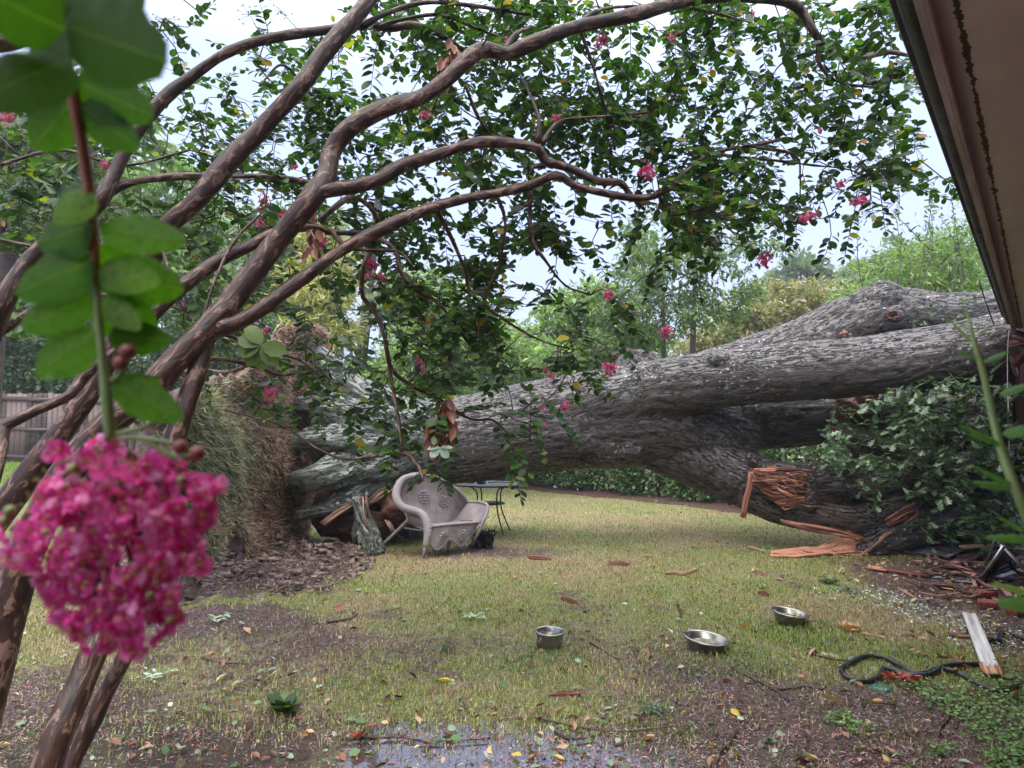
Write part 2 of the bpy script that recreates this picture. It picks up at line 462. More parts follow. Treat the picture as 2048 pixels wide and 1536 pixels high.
def mat_crape():
    m, n, b, o = newmat('crape_bark'); bc = attr(n, 'bc')
    t = noisen(n, mapping(n, bc, (6, 17, 17)), 1.5, 5, .6, 1.2)
    c = rampn(n, t, [(.34, (.008, .005, .004)), (.44, (.028, .012, .007)), (.50, (.050, .020, .011)), (.545, (.065, .027, .015)), (.56, (.16, .085, .052)), (.60, (.24, .155, .11)), (.645, (.20, .12, .085)), (.66, (.055, .028, .018)), (.72, (.03, .016, .011))])
    st = noisen(n, mapping(n, bc, (6, 70, 70)), 1.0, 3)
    c = mixc(n, .25, c, rampn(n, st, [(.3, (.012, .006, .005)), (.7, (.085, .045, .032))]))
    n.links.new(c, b.inputs['Base Color']); b.inputs['Roughness'].default_value = .42; b.inputs['Specular IOR Level'].default_value = .35
    h = math_(n, 'ADD', t, math_(n, 'MULTIPLY', st, .3)); bump(n, b, h, .006)
    return m

def mat_wood(name, a, c2, rough=.55, sc=(2, 60, 60), bd=.008):
    m, n, b, o = newmat(name); bc = attr(n, 'bc')
    t = noisen(n, mapping(n, bc, sc), 1.0, 4, .6, .3)
    rn = attr(n, 'rnd', True)
    c = rampn(n, t, [(.38, a), (.62, c2)])
    c = mixc(n, math_(n, 'MULTIPLY', rn, .8), c, tuple(x * .45 for x in a)); c = mixc(n, math_(n, 'MULTIPLY', math_(n, 'GREATER_THAN', math_(n, 'FRACT', math_(n, 'MULTIPLY', rn, 53.0)), .62), .7), c, tuple(min(.8, x * 1.55 + .03) for x in c2))
    n.links.new(c, b.inputs['Base Color']); b.inputs['Roughness'].default_value = rough; bump(n, b, t, bd); return m

def mat_ground():
    m, n, b, o = newmat('lawn_soil'); oc = coords(n)
    mud = attr(n, 'mud', True); dry = attr(n, 'dry', True)
    f1 = noisen(n, oc, 14, 6, .7); f2 = noisen(n, oc, 55, 4, .7); f3 = noisen(n, oc, 2.2, 4)
    grass = rampn(n, f2, [(.3, (.08, .09, .03)), (.5, (.22, .22, .085)), (.7, (.36, .34, .15))])
    straw = rampn(n, f2, [(.3, (.13, .095, .05)), (.5, (.30, .22, .12)), (.7, (.45, .37, .22))])
    gcol = mixc(n, math_(n, 'MULTIPLY', hs_node(n, math_(n, 'ADD', f1, math_(n, 'MULTIPLY', dry, .25)), .5, .72), .9), grass, straw)
    mcol = rampn(n, f2, [(.3, (.022, .012, .012)), (.5, (.10, .056, .054)), (.66, (.27, .17, .16))])
    mk = hs_node(n, math_(n, 'ADD', mud, math_(n, 'MULTIPLY', math_(n, 'SUBTRACT', f1, .5), 1.6)), .35, .65)
    c = mixc(n, mk, gcol, mcol)
    c = mixc(n, math_(n, 'MULTIPLY', hs_node(n, f3, .5, .75), .3), c, (.10, .09, .04))
    n.links.new(c, b.inputs['Base Color'])
    ro = node(n, 'ShaderNodeMapRange'); ro.inputs[3].default_value = .85; ro.inputs[4].default_value = .38; n.links.new(mk, ro.inputs[0])
    n.links.new(ro.outputs[0], b.inputs['Roughness'])
    h = math_(n, 'ADD', f1, math_(n, 'MULTIPLY', f2, .5)); bump(n, b, h, .045)
    return m

def mat_blade(name, green, dryc, rough=.5):
    m, n, b, o = newmat(name); rn = attr(n, 'rnd', True); dry = attr(n, 'dry', True)
    g = rampn(n, rn, green); d = rampn(n, rn, dryc)
    k = hs_node(n, math_(n, 'ADD', dry, math_(n, 'MULTIPLY', math_(n, 'SUBTRACT', math_(n, 'FRACT', math_(n, 'MULTIPLY', rn, 37.0)), .5), .9)), .35, .65)
    c = mixc(n, k, g, d); n.links.new(c, b.inputs['Base Color']); b.inputs['Roughness'].default_value = rough
    t = node(n, 'ShaderNodeBsdfTranslucent'); n.links.new(c, t.inputs[0]); ms = node(n, 'ShaderNodeMixShader'); ms.inputs[0].default_value = .3
    n.links.new(b.outputs[0], ms.inputs[1]); n.links.new(t.outputs[0], ms.inputs[2]); n.links.new(ms.outputs[0], o.inputs[0]); return m

BARK = mat_bark(); CRAPE = mat_crape()
SPLIT = mat_wood('torn_heartwood', (.07, .018, .011), (.40, .17, .10), .55, (2, 45, 45), .02)
DARKROT = mat_wood('rotten_wood', (.045, .016, .010), (.19, .075, .045), .6, (8, 20, 20), .03)
SOIL = mat_simple('wet_soil', (.19, .12, .095), .45, var=.75, scale=9, bumpd=.05, src=None)
# ================================================================== GROUND
def axis_pts(a, b, st, lo, hi, g=1.13):
    c = list(np.arange(a, b + 1e-6, st)); d = st
    while c[-1] < hi: d *= g; c.append(c[-1] + d)
    d = st
    while c[0] > lo: d *= g; c.insert(0, c[0] - d)
    return np.array(c)
gx = axis_pts(-6.5, 6.5, .045, -260, 260); gy = axis_pts(1.6, 12, .045, -60, 420)
XX, YY = np.meshgrid(gx, gy)
def mudmask(x, y):
    n = fbm(xy3(x, y, .8), 3, 31)
    m = np.clip(1.15 - (y - 2.4) / 2.2 + (n - .5) * 2.4, 0, 1)
    m = np.maximum(m, hs(fbm(xy3(x, y, 1.9), 4, 35), .60, .70) * .6 * hs(9 - y, 0, 3))
    m = np.maximum(m, hs(crater(x, y), .2, .5))
    m = np.maximum(m, np.exp(-(((x + 2.0) / .75) ** 2 + ((y - 5.1) / .6) ** 2)) * 1.1)
    m = np.maximum(m, hs(x + .25 * (n - .5) * 4, 2.7, 3.6) * hs(8.5 - y, 0, 1.5) * .95)
    m = np.maximum(m, np.exp(-(((x + .3) / 1.3) ** 2 + ((y - 8.2) / .5) ** 2)) * .75)
    return m
def drymask(x, y):
    return np.clip(np.clip(fbm(xy3(x, y, .9), 5, 41) * 3.2 - 1.45, 0, .9) + .4 * hs(fbm(xy3(x, y, 3.3), 3, 47), .5, .7), 0, 1) * (1 - .5 * hs(-x, 4, 9)) * (1 - .35 * hs(y, 9, 13))
gz = ghv(XX, YY, True)
rough = hs(7 - YY.ravel(), 0, 4) * (fbm(xy3(XX.ravel(), YY.ravel(), 9), 3, 77) - .5) * .035
pud = 0
V = np.stack([XX.ravel(), YY.ravel(), gz + rough - pud], -1)
nx_, ny_ = len(gx), len(gy)
ii, jj = np.meshgrid(np.arange(ny_ - 1), np.arange(nx_ - 1), indexing='ij'); a_ = (ii * nx_ + jj).ravel()
Fg = np.stack([a_, a_ + 1, a_ + nx_ + 1, a_ + nx_], -1)
ground = fastmesh('ground', V, Fg.ravel(), np.full(len(Fg), 4), mat_ground(), None,
    {'mud': mudmask(XX.ravel(), YY.ravel()), 'dry': drymask(XX.ravel(), YY.ravel())}, True, (0, 0, 0))
tag(ground, kind='structure')

# puddle: one thin sheet of standing water; the soil pokes through it
m, n, b, o = newmat('puddle_water'); b.inputs['Base Color'].default_value = (.07, .055, .05, 1)
b.inputs['Roughness'].default_value = .04; b.inputs['Specular IOR Level'].default_value = .9
b.inputs['Coat Weight'].default_value = .6; b.inputs['Coat Roughness'].default_value = .03
bump(n, b, noisen(n, coords(n), 9, 2), .004, .4)
mb = MB(); nn = 60; th = np.linspace(0, 2 * math.pi, nn, endpoint=False)
Vp = np.array([[-.7 + 2.9 * math.cos(t) * (1 + .1 * math.sin(3 * t)), 2.75 + .95 * math.sin(t) * (1 + .12 * math.cos(4 * t)), -.016] for t in th])
mb.add(Vp, [tuple(range(nn))]); pud_o = mb.build('puddle', m, None, False); tag(pud_o, kind='structure')
pud2 = MB()
Vp = np.array([[-2.35 + .55 * math.cos(t), 6.35 + .45 * math.sin(t) * (1 + .2 * math.cos(3 * t)), .035] for t in th])
pud2.add(Vp, [tuple(range(nn))]); o2 = pud2.build('puddle', m, None, False); tag(o2, kind='structure')

# mulch strip under the hedge
h0 = np.array([-.6, 18.4]); h1 = np.array([5.2, 10.6]); hd = (h1 - h0) / np.linalg.norm(h1 - h0); hn = np.array([-hd[1], hd[0]])
if hn[1] < 0: hn = -hn
MULCH = mat_simple('mulch', (.13, .06, .05), .8, var=.7, scale=30, bumpd=.03, src=None)
X = []
for s_ in np.linspace(-.2, 1.3, 60):
    row = []
    for t_ in np.linspace(-.2, 1.6, 8):
        q = h0 + (h1 - h0) * s_ + hn * t_ + hn * (.05 * math.sin(s_ * 40) + .04 * math.sin(s_ * 97)) * (t_ < 0)
        row.append([q[0], q[1], gh(q[0], q[1]) + .008 + .015 * rnd.random() * (t_ > 0)])
    X.append(row)
mu = MB().grid(X).build('mulch_bed', MULCH, None, False); tag(mu, kind='structure')

# grass blades
GRN = [(0, (.06, .12, .015)), (.35, (.20, .29, .035)), (.7, (.38, .46, .075)), (1, (.62, .64, .22))]
DRY = [(0, (.17, .11, .06)), (.4, (.40, .29, .15)), (.75, (.60, .48, .27)), (1, (.74, .65, .46))]
BL = mat_blade('grass_blade', GRN, DRY)
NT = 100000
u = rng.random(NT); d = (2.0 ** -.55 + u * (19.0 ** -.55 - 2.0 ** -.55)) ** (-1 / .55)
x = (rng.random(NT) * 2 - 1) * (d * .80 + .6)
mk = mudmask(x, d); keep = rng.random(NT) > np.clip(mk * .95, 0, .86)
wet = np.exp(-(((x + .85) / 1.75) ** 4 + ((d - 2.93) / .52) ** 4)); keep &= rng.random(NT) > wet * .93
sd_ = ((x - h0[0]) * hn[0] + (d - h0[1]) * hn[1]); keep &= ~((sd_ > -.12) & (x > -2) & (x < 6))
x, d = x[keep], d[keep]
def grow(x, d, nb, hmul, spread=.035, lean=1.5, wmul=1.0):
    n = len(x); X_ = np.repeat(x, nb) + rng.normal(0, spread, n * nb) * (1 + np.repeat(d, nb) / 6); Y_ = np.repeat(d, nb) + rng.normal(0, spread, n * nb) * (1 + np.repeat(d, nb) / 6)
    z = ghv(X_, Y_) - .004
    a = rng.random(n * nb) * 2 * math.pi; t = np.abs(rng.normal(0, lean, n * nb)).clip(0, 2.6)
    D = np.stack([np.cos(a) * t, np.sin(a) * t, np.ones(n * nb)], -1)
    Nn = np.stack([-np.cos(a), -np.sin(a), t], -1)
    S = hmul * (.014 + .030 * rng.random(n * nb) ** 1.5); W = (.0024 + .0007 * Y_) * wmul
    return np.stack([X_, Y_, z], -1), D, Nn, S, W
Pb, D, Nn, S, W = grow(x, d, 5, 1.0)
dd = drymask(Pb[:, 0], Pb[:, 1]) * .85 + .28 * np.clip(mudmask(Pb[:, 0], Pb[:, 1]), 0, 1) + .06
g1 = scatter('grass', BLADE, Pb, D, Nn, S, BL, None, rng.random(len(S)), {'dry': dd}, origin=(0, 0, 0), sx=W)
tag(g1, kind='stuff')

NF = 26000; x = rng.uniform(-15, -5.5, NF); d = 12.5 + 7.3 * rng.random(NF)
FRG = mat_blade('lush_blade', [(0, (.10, .20, .02)), (.5, (.20, .34, .04)), (1, (.36, .50, .10))], [(0, (.2, .3, .05)), (1, (.4, .5, .1))])
Pb, D, Nn, S, W = grow(x, d, 3, 1.6); tag(scatter('grass', BLADE, Pb, D, Nn, S, FRG, None, None, {'dry': np.zeros(len(S))}, origin=(0, 0, 0), sx=W), kind='stuff')
# greener clumps by the bowls and at lower right
cl = [G(1110, 1300), G(1150, 1320), G(1450, 1310), G(1390, 1330), G(1610, 1250), G(1640, 1285), G(1500, 1340), G(1070, 1330), G(1560, 1270)]
xs, ys = [], []
for c in cl:
    k = 75; xs += list(rng.normal(c[0], .13, k)); ys += list(rng.normal(c[1], .11, k))
Pb, D, Nn, S, W = grow(np.array(xs), np.array(ys), 3, 1.15, lean=.7, wmul=1.3)
GR2 = mat_blade('fresh_grass', [(0, (.05, .12, .02)), (.5, (.13, .25, .05)), (1, (.26, .40, .12))], [(0, (.1, .16, .03)), (1, (.3, .4, .12))])
tag(scatter('grass_clumps', BLADE, Pb, D, Nn, S, GR2, None, None, {'dry': np.zeros(len(S))}, origin=(0, 0, 0), sx=W), kind='stuff')
# clover-like ground cover at the lower right
N = 9000; px = rng.uniform(1500, 2120, N); py = rng.uniform(1355, 1640, N)
q = Gv(px, py); mk = fbm(q * np.array([2.6, 2.6, 0]), 3, 88) + .0009 * (px - 1900) > .47
q = q[mk]; n_ = len(q); a = rng.random(n_) * 6.283
CLV = mat_leaf('clover_leaf', [(0, (.05, .12, .02)), (.5, (.13, .26, .05)), (1, (.28, .42, .14))], .5, .25)
D = np.stack([np.cos(a), np.sin(a), .3 * np.ones(n_)], -1); q[:, 2] += .012 + rng.random(n_) * .02
tag(scatter('ground_cover', OVAL, q, D, np.tile([0, 0, 1.0], (n_, 1)) + rng.normal(0, .25, (n_, 3)), .014 + .012 * rng.random(n_), CLV, origin=(0, 0, 0)), kind='stuff')

# ================================================================== LITTER (uncountable)
def on_ground(N, xl, dl, p=.9):
    u = rng.random(N); d = (dl[0] ** -p + u * (dl[1] ** -p - dl[0] ** -p)) ** (-1 / p)
    x = xl[0] + rng.random(N) * (xl[1] - xl[0]); x = x * d
    return x, d
def litter(name, N, xl, dl, tmpl, size, stops, seed, dens=None, lift=.008, tilt=.35, p=.9):
    x, d = on_ground(N, xl, dl, p)
    if dens is not None:
        k = rng.random(N) < dens(x, d); x, d = x[k], d[k]
    n_ = len(x); a = rng.random(n_) * 6.283
    D = np.stack([np.cos(a), np.sin(a), rng.normal(0, tilt, n_)], -1)
    Nn = np.tile([0, 0, 1.0], (n_, 1)) + rng.normal(0, tilt, (n_, 3))
    m_ = mat_leaf(name + '_mat', stops, .42, .12)
    Pn = np.stack([x, d, ghv(x, d) + lift + rng.random(n_) * lift], -1)
    o = scatter(name, tmpl, Pn, D, Nn, size[0] + rng.random(n_) * (size[1] - size[0]), m_, origin=(0, 0, 0)); return tag(o, kind='stuff')
patch = lambda x, y: np.clip(fbm(xy3(x, y, 1.1), 3, 61) * 2.6 - .95, 0.03, 1)
litter('dead_leaf_litter', 2600, (-.8, .8), (2.0, 12), CURL, (.02, .065), [(0, (.05, .02, .015)), (.4, (.18, .065, .04)), (.75, (.36, .16, .09)), (.93, (.58, .42, .27)), (1, (.65, .45, .05))], 1, patch, .012)
litter('dead_leaf_litter', 900, (.38, .85), (2.8, 5.4), CURL, (.03, .085), [(0, (.07, .025, .015)), (.4, (.22, .085, .05)), (.8, (.48, .25, .15)), (1, (.68, .5, .34))], 1, patch, .014)
litter('green_leaf_litter', 800, (-.8, .8), (2.0, 9), OVAL, (.025, .06), [(0, (.05, .11, .03)), (.5, (.12, .20, .07)), (.8, (.30, .38, .28)), (1, (.55, .60, .5))], 2, None, .01)
litter('pink_petal_litter', 26000, (-.8, .8), (2.0, 5.2), RHOMB, (.007, .019), [(0, (.35, .04, .13)), (.5, (.62, .10, .26)), (.8, (.50, .25, .30)), (1, (.78, .3, .45))], 3, lambda x, y: np.clip(1.15 - (y - 2.4) / 2.0, 0, 1) * np.clip(fbm(xy3(x, y, 1.7), 3, 66) * 3 - 1.0, .03, 1), .006, p=1.4)
litter('plant_debris', 85000, (-.8, .8), (2.3, 6.5), LANCE, (.012, .036), [(0, (.04, .022, .02)), (.45, (.19, .10, .105)), (.8, (.38, .25, .265)), (1, (.62, .52, .47))], 4, lambda x, y: np.clip(mudmask(x, y) * 1.2, .15, 1) * (1 - .9 * np.exp(-(((x + .75) / 1.6) ** 4 + ((y - 2.95) / .45) ** 4))), .005, p=1.4)
litter('bark_chips', 900, (.42, .8), (4.5, 8.3), CURL, (.02, .07), [(0, (.12, .05, .03)), (.6, (.42, .27, .15)), (1, (.62, .55, .35))], 5, lambda x, y: hs(x, 2.6, 3.6), .01)
# splashed glass, lower right
gc = np.array([G(1830, 1218), G(1870, 1232), G(1905, 1245), G(1780, 1200), G(1740, 1190), G(2000, 1290), G(2030, 1275)])
ix = rng.integers(0, 7, 1500); q = gc[ix] + rng.normal(0, 1, (1500, 3)) * np.array([.16, .16, 0]); q[:, 2] = ghv(q[:, 0], q[:, 1]) + .008
m, n, b, o = newmat('shattered_glass'); b.inputs['Base Color'].default_value = (.50, .60, .57, 1); b.inputs['Roughness'].default_value = .08; b.inputs['Specular IOR Level'].default_value = .8
tag(scatter('glass_shards', RHOMB, q, rng.normal(0, 1, (1500, 3)) * np.array([1, 1, .3]), np.tile([0, 0, 1.], (1500, 1)) + rng.normal(0, .5, (1500, 3)), .010 + .022 * rng.random(1500), m, origin=(0, 0, 0)), kind='stuff')
# clods of mud in the crater
N = 3600; x = rng.normal(-2.45, .85, N); y = rng.normal(7.4, 1.0, N); k = crater(x, y) > .25; x, y = x[k], y[k]
mb = MB()
for i in range(len(x)):
    r = .007 + .032 * rnd.random() ** 3; mb.ball((x[i], y[i], gh(x[i], y[i]) + r * .1), (r * rnd.uniform(1, 2.2), r, r * rnd.uniform(.4, 1)), u=4, v=6, wob=1.9, seed=i % 50)
MUD = mat_simple('churned_mud', (.34, .23, .20), .42, var=.8, scale=22, bumpd=.03, src=None)
tag(mb.build('mud_clods', MUD, None, False, (0, 0, 0)), kind='stuff')

litter('crater_straw', 9000, (-.62, -.05), (6, 9.6), LANCE, (.02, .08), [(0, (.06, .03, .025)), (.5, (.24, .14, .12)), (1, (.50, .36, .28))], 6, lambda x, y: hs(crater(x, y), .1, .5), .012, .6)
# ================================================================== FALLEN OAK
def L3(lst): return [(P(a[0], a[1], a[2]), M(a[3], a[2])) for a in lst]
LIMBS = [
 [(640, 905, 8.95, 62), (760, 895, 8.95, 84), (900, 880, 8.95, 87), (1000, 868, 8.9, 89), (1100, 850, 8.9, 93), (1200, 838, 8.9, 97), (1300, 838, 8.95, 96), (1400, 862, 9.0, 84), (1500, 880, 9.0, 62)],
 [(1080, 835, 8.8, 72), (1200, 805, 8.65, 66), (1330, 775, 8.5, 58), (1450, 758, 8.35, 57), (1580, 744, 8.2, 59), (1720, 733, 8.05, 60), (1850, 716, 7.9, 62), (1950, 704, 7.8, 68), (2060, 690, 7.7, 76), (2250, 655, 7.6, 76)],
 [(1230, 812, 9.1, 60), (1340, 778, 9.3, 58), (1470, 742, 9.4, 58), (1600, 698, 9.45, 60), (1700, 655, 9.45, 62), (1790, 632, 9.4, 56), (1890, 636, 9.3, 50), (2000, 628, 9.2, 48), (2150, 610, 9.1, 46)],
 [(1350, 850, 9.1, 70), (1480, 842, 9.05, 62), (1600, 834, 8.95, 58), (1720, 826, 8.9, 58), (1850, 830, 8.8, 60), (2060, 840, 8.7, 60)],
 [(1300, 875, 8.95, 62), (1400, 918, 8.85, 60), (1480, 955, 8.7, 54), (1560, 975, 8.5, 50), (1650, 968, 8.4, 44), (1740, 968, 8.35, 42), (1850, 950, 8.3, 40), (2050, 930, 8.2, 42)],
 [(1500, 975, 8.6, 45), (1570, 1010, 8.4, 42), (1650, 1035, 8.3, 32), (1730, 1040, 8.25, 30), (1790, 1022, 8.2, 30), (1835, 1005, 8.2, 22)],
 [(1715, 1103, 8.0, 12), (1765, 1084, 8.1, 28), (1830, 1055, 8.2, 36), (1950, 1010, 8.3, 42), (2100, 970, 8.3, 44)],
 # roots flaring from the butt
 [(600, 672, 9.4, 10), (640, 720, 9.3, 22), (700, 775, 9.2, 34), (790, 845, 9.1, 58)],
 [(570, 700, 9.3, 9), (610, 745, 9.15, 18), (660, 800, 9.05, 28), (780, 862, 9.0, 60)],
 [(560, 808, 8.7, 14), (640, 817, 8.6, 25), (720, 838, 8.6, 36), (830, 868, 8.8, 60)],
 [(575, 882, 8.35, 17), (640, 884, 8.3, 29), (740, 888, 8.6, 44), (860, 888, 8.95, 60)],
 [(580, 968, 8.2, 18), (640, 955, 8.15, 29), (730, 930, 8.5, 42), (860, 900, 8.95, 60)],
 [(600, 1030, 8.3, 14), (660, 1012, 8.25, 22), (740, 975, 8.55, 30), (850, 925, 8.95, 45)],
 [(720, 1000, 8.15, 16), (728, 1045, 8.1, 19), (738, 1085, 8.1, 24), (748, 1112, 8.1, 28)],
 [(780, 965, 9.2, 45), (785, 1030, 9.35, 46), (780, 1095, 9.4, 50)],
 [(850, 950, 9.2, 40), (845, 1020, 9.35, 42), (840, 1090, 9.4, 46)],
 [(1285, 775, 9.0, 58), (1270, 738, 9.0, 44), (1256, 712, 8.95, 32)],
 [(1290, 770, 9.1, 40), (1310, 725, 9.1, 16), (1300, 705, 9.1, 10)],
]
mb = MB(); SK = []
for i, l in enumerate(LIMBS):
    q = L3(l); mb.tube([a for a, _ in q], [r for _, r in q], 26, .12, .0, i)
    Q = catmull(np.hstack([np.array([a for a, _ in q]), np.array([[r] for _, r in q])]), .05)
    T = np.gradient(Q[:, :3], axis=0); T /= np.linalg.norm(T, axis=1)[:, None]
    s_ = np.concatenate([[0], np.cumsum(np.linalg.norm(np.diff(Q[:, :3], axis=0), axis=1))])
    SK.append(np.hstack([Q, T, s_[:, None] + i * 3.7]))
SK = np.vstack(SK)
# burls, knots and collars
for (px, py, d_, r, w) in [(1760, 612, 9.3, 47, .35), (1810, 610, 9.35, 36, .4), (1690, 672, 9.5, 36, .5), (1125, 868, 8.5, 34, .5), (1160, 862, 8.45, 36, .5), (1200, 885, 8.5, 34, .6), (1250, 900, 8.5, 26, .6),
                           (1437, 716, 8.1, 16, .6), (1790, 629, 8.85, 16, .4), (760, 975, 8.95, 30, .5), (1150, 900, 8.6, 24, .5)]:
    rr = M(r, d_); mb.ball(P(px, py, d_), (rr * 1.3, rr * .8, rr), u=14, v=20, wob=w, seed=int(px))
V, Lp, Tt, Nv = remeshed(mb, .027, 5)
bc = np.zeros((len(V), 3)); nd = np.zeros(len(V)); isr = np.zeros(len(V))
for c0 in range(0, len(V), 6000):
    v = V[c0:c0 + 6000]; dd = ((v[:, None, :] - SK[None, :, :3]) ** 2).sum(-1) ** .5 / (SK[None, :, 3] + .12)
    j = dd.argmin(1); s_ = SK[j]; T = s_[:, 4:7]; rel = v - s_[:, :3]
    up = np.array([0, 0, 1.0]); n2 = np.cross(T, up); n2 /= np.linalg.norm(n2, axis=1)[:, None] + 1e-6; n1 = np.cross(n2, T)
    bc[c0:c0 + 6000] = np.stack([s_[:, 7] + (rel * T).sum(1), (rel * n2).sum(1), (rel * n1).sum(1)], -1)
w = fbm(bc * 3, 3, 5)[:, None] * np.array([[0, 4.0, 4.0]])
f = fbm(bc * np.array([1.5, 15, 15]) + w, 3, 2)
ridge = np.clip(np.abs(f - .5) / .12, 0, 1)
px_ = V[:, 0] / V[:, 1] * FPX + 1024
gn = np.stack([bc[:, 0] * 1.1, bc[:, 1] * 6, bc[:, 2] * 6], -1)
flut = (np.abs(fbm(gn, 3, 12) - .5) - .12) * .35 * hs(900 - px_, 0, 200)
disp = (ridge - .6) * .018 + (fbm(V * 1.7, 3, 8) - .5) * .05 + flut
V2 = V + Nv * disp[:, None]
moss = hs(1000 - px_, 0, 260)
root = P(640, 905, 8.9); root[2] = 0
oak = thing('fallen_oak_tree', 'huge uprooted oak lying across the lawn onto the house roof', 'tree', (float(root[0]), float(root[1]), 0))
TRUNK = fastmesh('trunk', V2, Lp, Tt, BARK, oak, {'bc': bc, 'moss': moss}, True)

# root plate torn upright with the lawn still on it
X0 = -2.62
def d_of(px): return -X0 * FPX / (1024 - px)
out_px = [(640, 1045), (612, 1075), (575, 1092), (560, 1135), (545, 1152), (520, 1150), (500, 1110), (482, 1045), (463, 1030), (445, 1075), (430, 1110), (405, 1100), (380, 1085), (345, 1065), (325, 1000), (318, 940), (312, 880), (325, 830), (362, 795), (420, 775), (470, 765), (505, 735), (545, 695), (580, 660), (615, 645), (650, 670), (668, 720), (668, 800), (660, 950)]
poly = []
for (a, b_) in out_px:
    dd_ = d_of(a) if a < 660 else d_of(660) + .0; p = P(a, b_, dd_); poly.append((dd_, p[2]))
poly = np.array(poly)
def inside(pt, pl):
    c = False; n = len(pl); j = n - 1
    for i in range(n):
        if (pl[i][1] > pt[1]) != (pl[j][1] > pt[1]) and pt[0] < (pl[j][0] - pl[i][0]) * (pt[1] - pl[i][1]) / (pl[j][1] - pl[i][1] + 1e-12) + pl[i][0]: c = not c
        j = i
    return c
cell = .09; mb = MB()
def edge_d(pt):
    a = poly; b2 = np.roll(poly, -1, 0); ab = b2 - a; t = np.clip(((pt - a) * ab).sum(1) / (ab ** 2).sum(1), 0, 1)
    return np.min(np.linalg.norm(a + ab * t[:, None] - pt, axis=1))
for yy in np.arange(poly[:, 0].min(), poly[:, 0].max(), cell):
    for zz in np.arange(poly[:, 1].min(), poly[:, 1].max(), cell):
        if inside((yy, zz), poly):
            e_ = edge_d(np.array([yy, zz])); th_ = .08 + min(e_, .7) * .6
            xc = X0 + .05 * math.sin(yy * 3 + zz * 2) + .04 * math.sin(zz * 6.1 + yy)
            mb.box((xc - th_ / 2, yy, zz), (th_, cell * 1.35, cell * 1.35))
V, Lp, Tt, Nv = remeshed(mb, .04, 6)
dn = (fbm(V * 2.6, 4, 21) - .5) * .16 + (fbm(V * 9, 3, 22) - .5) * .10 * (Nv[:, 0] < .4)
V = V + Nv * dn[:, None]
plate = fastmesh('root_plate', V, Lp, Tt, SOIL, oak, {}, True)
# turf on the plate: sample faces facing +x
fr = Nv[:, 0] > .35; idx = np.where(fr)[0]; N = 40000; pk = V[rng.choice(idx, N)] + rng.normal(0, .02, (N, 3)) * np.array([.1, 1, 1])
ppx = pk[:, 0] / pk[:, 1] * FPX + 1024; ppz = pk[:, 2]
brown = hs(ppx + 30 * np.sin(ppz * 4) + rng.normal(0, 42, N), 425, 545); brown = np.maximum(brown, hs(ppz + rng.normal(0, .3, N), 1.8, 2.3))
D = np.stack([.16 + .25 * rng.random(N), rng.normal(-.1, .6, N), rng.normal(-.6, .55, N)], -1)
Nn = np.tile([1.0, 0, .5], (N, 1)) + rng.normal(0, .4, (N, 3))
TB = mat_blade('turf_blade', [(0, (.06, .09, .03)), (.35, (.15, .19, .065)), (.7, (.31, .32, .14)), (1, (.56, .55, .32))], [(0, (.08, .035, .022)), (.35, (.25, .13, .08)), (.7, (.44, .27, .18)), (1, (.66, .50, .38))])
tf = scatter('turf', BLADE, pk, D, Nn, (.06 + .07 * rng.random(N)) * (1 - .3 * brown), TB, plate, None, {'dry': brown * 1.3 - .1}, sx=.007 + .006 * rng.random(N))
tag(tf, kind='stuff')
# hanging roots around the ragged edge
mb = MB()
RTM = mat_simple('root_bark', (.20, .12, .085), .6, var=.6)
for k in range(34):
    mb = MB(); i = rnd.randrange(len(poly)); a = poly[i]; b2 = poly[(i + 1) % len(poly)]; t = rnd.random(); q = a + (b2 - a) * t
    p0 = np.array([X0 - .1 - .3 * rnd.random(), q[0], q[1]]); dv = np.array([rnd.uniform(-.5, .1), (q[0] - 7.6) * .25 + rnd.uniform(-.25, .25), rnd.uniform(-.5, .25)]) * rnd.uniform(.4, .9)
    mb.tube([p0, p0 + dv * .5 + np.array([0, 0, .03]), p0 + dv + np.array([0, 0, -.08])], [.014 * rnd.uniform(.4, 1.6), .008, .003], 5, .1)
    mb.build('torn_root', RTM, oak)
# long roots poking out to the left behind the plate
mb = MB()
for pts in ([(340, 860, 6.6), (300, 880, 6.7), (270, 905, 6.8), (245, 900, 6.9)], [(420, 800, 6.9), (380, 780, 7.1), (330, 790, 7.2), (290, 830, 7.3)], [(330, 910, 6.6), (290, 915, 6.7), (255, 922, 6.7)], [(520, 690, 8.0), (470, 690, 8.1), (430, 665, 8.2), (400, 690, 8.2)], [(540, 660, 8.3), (480, 640, 8.3), (440, 655, 8.3)], [(500, 730, 7.8), (450, 745, 7.9), (400, 735, 7.9)]):
    mb = MB(); mb.tube([P(*p) for p in pts], np.linspace(.035, .008, len(pts)), 7, .06, .01, len(pts)); mb.build('root', CRAPE, oak)
SPLIT2 = mat_wood('aged_torn_wood', (.05, .02, .014), (.34, .18, .12), .6, (2, 45, 45), .02)
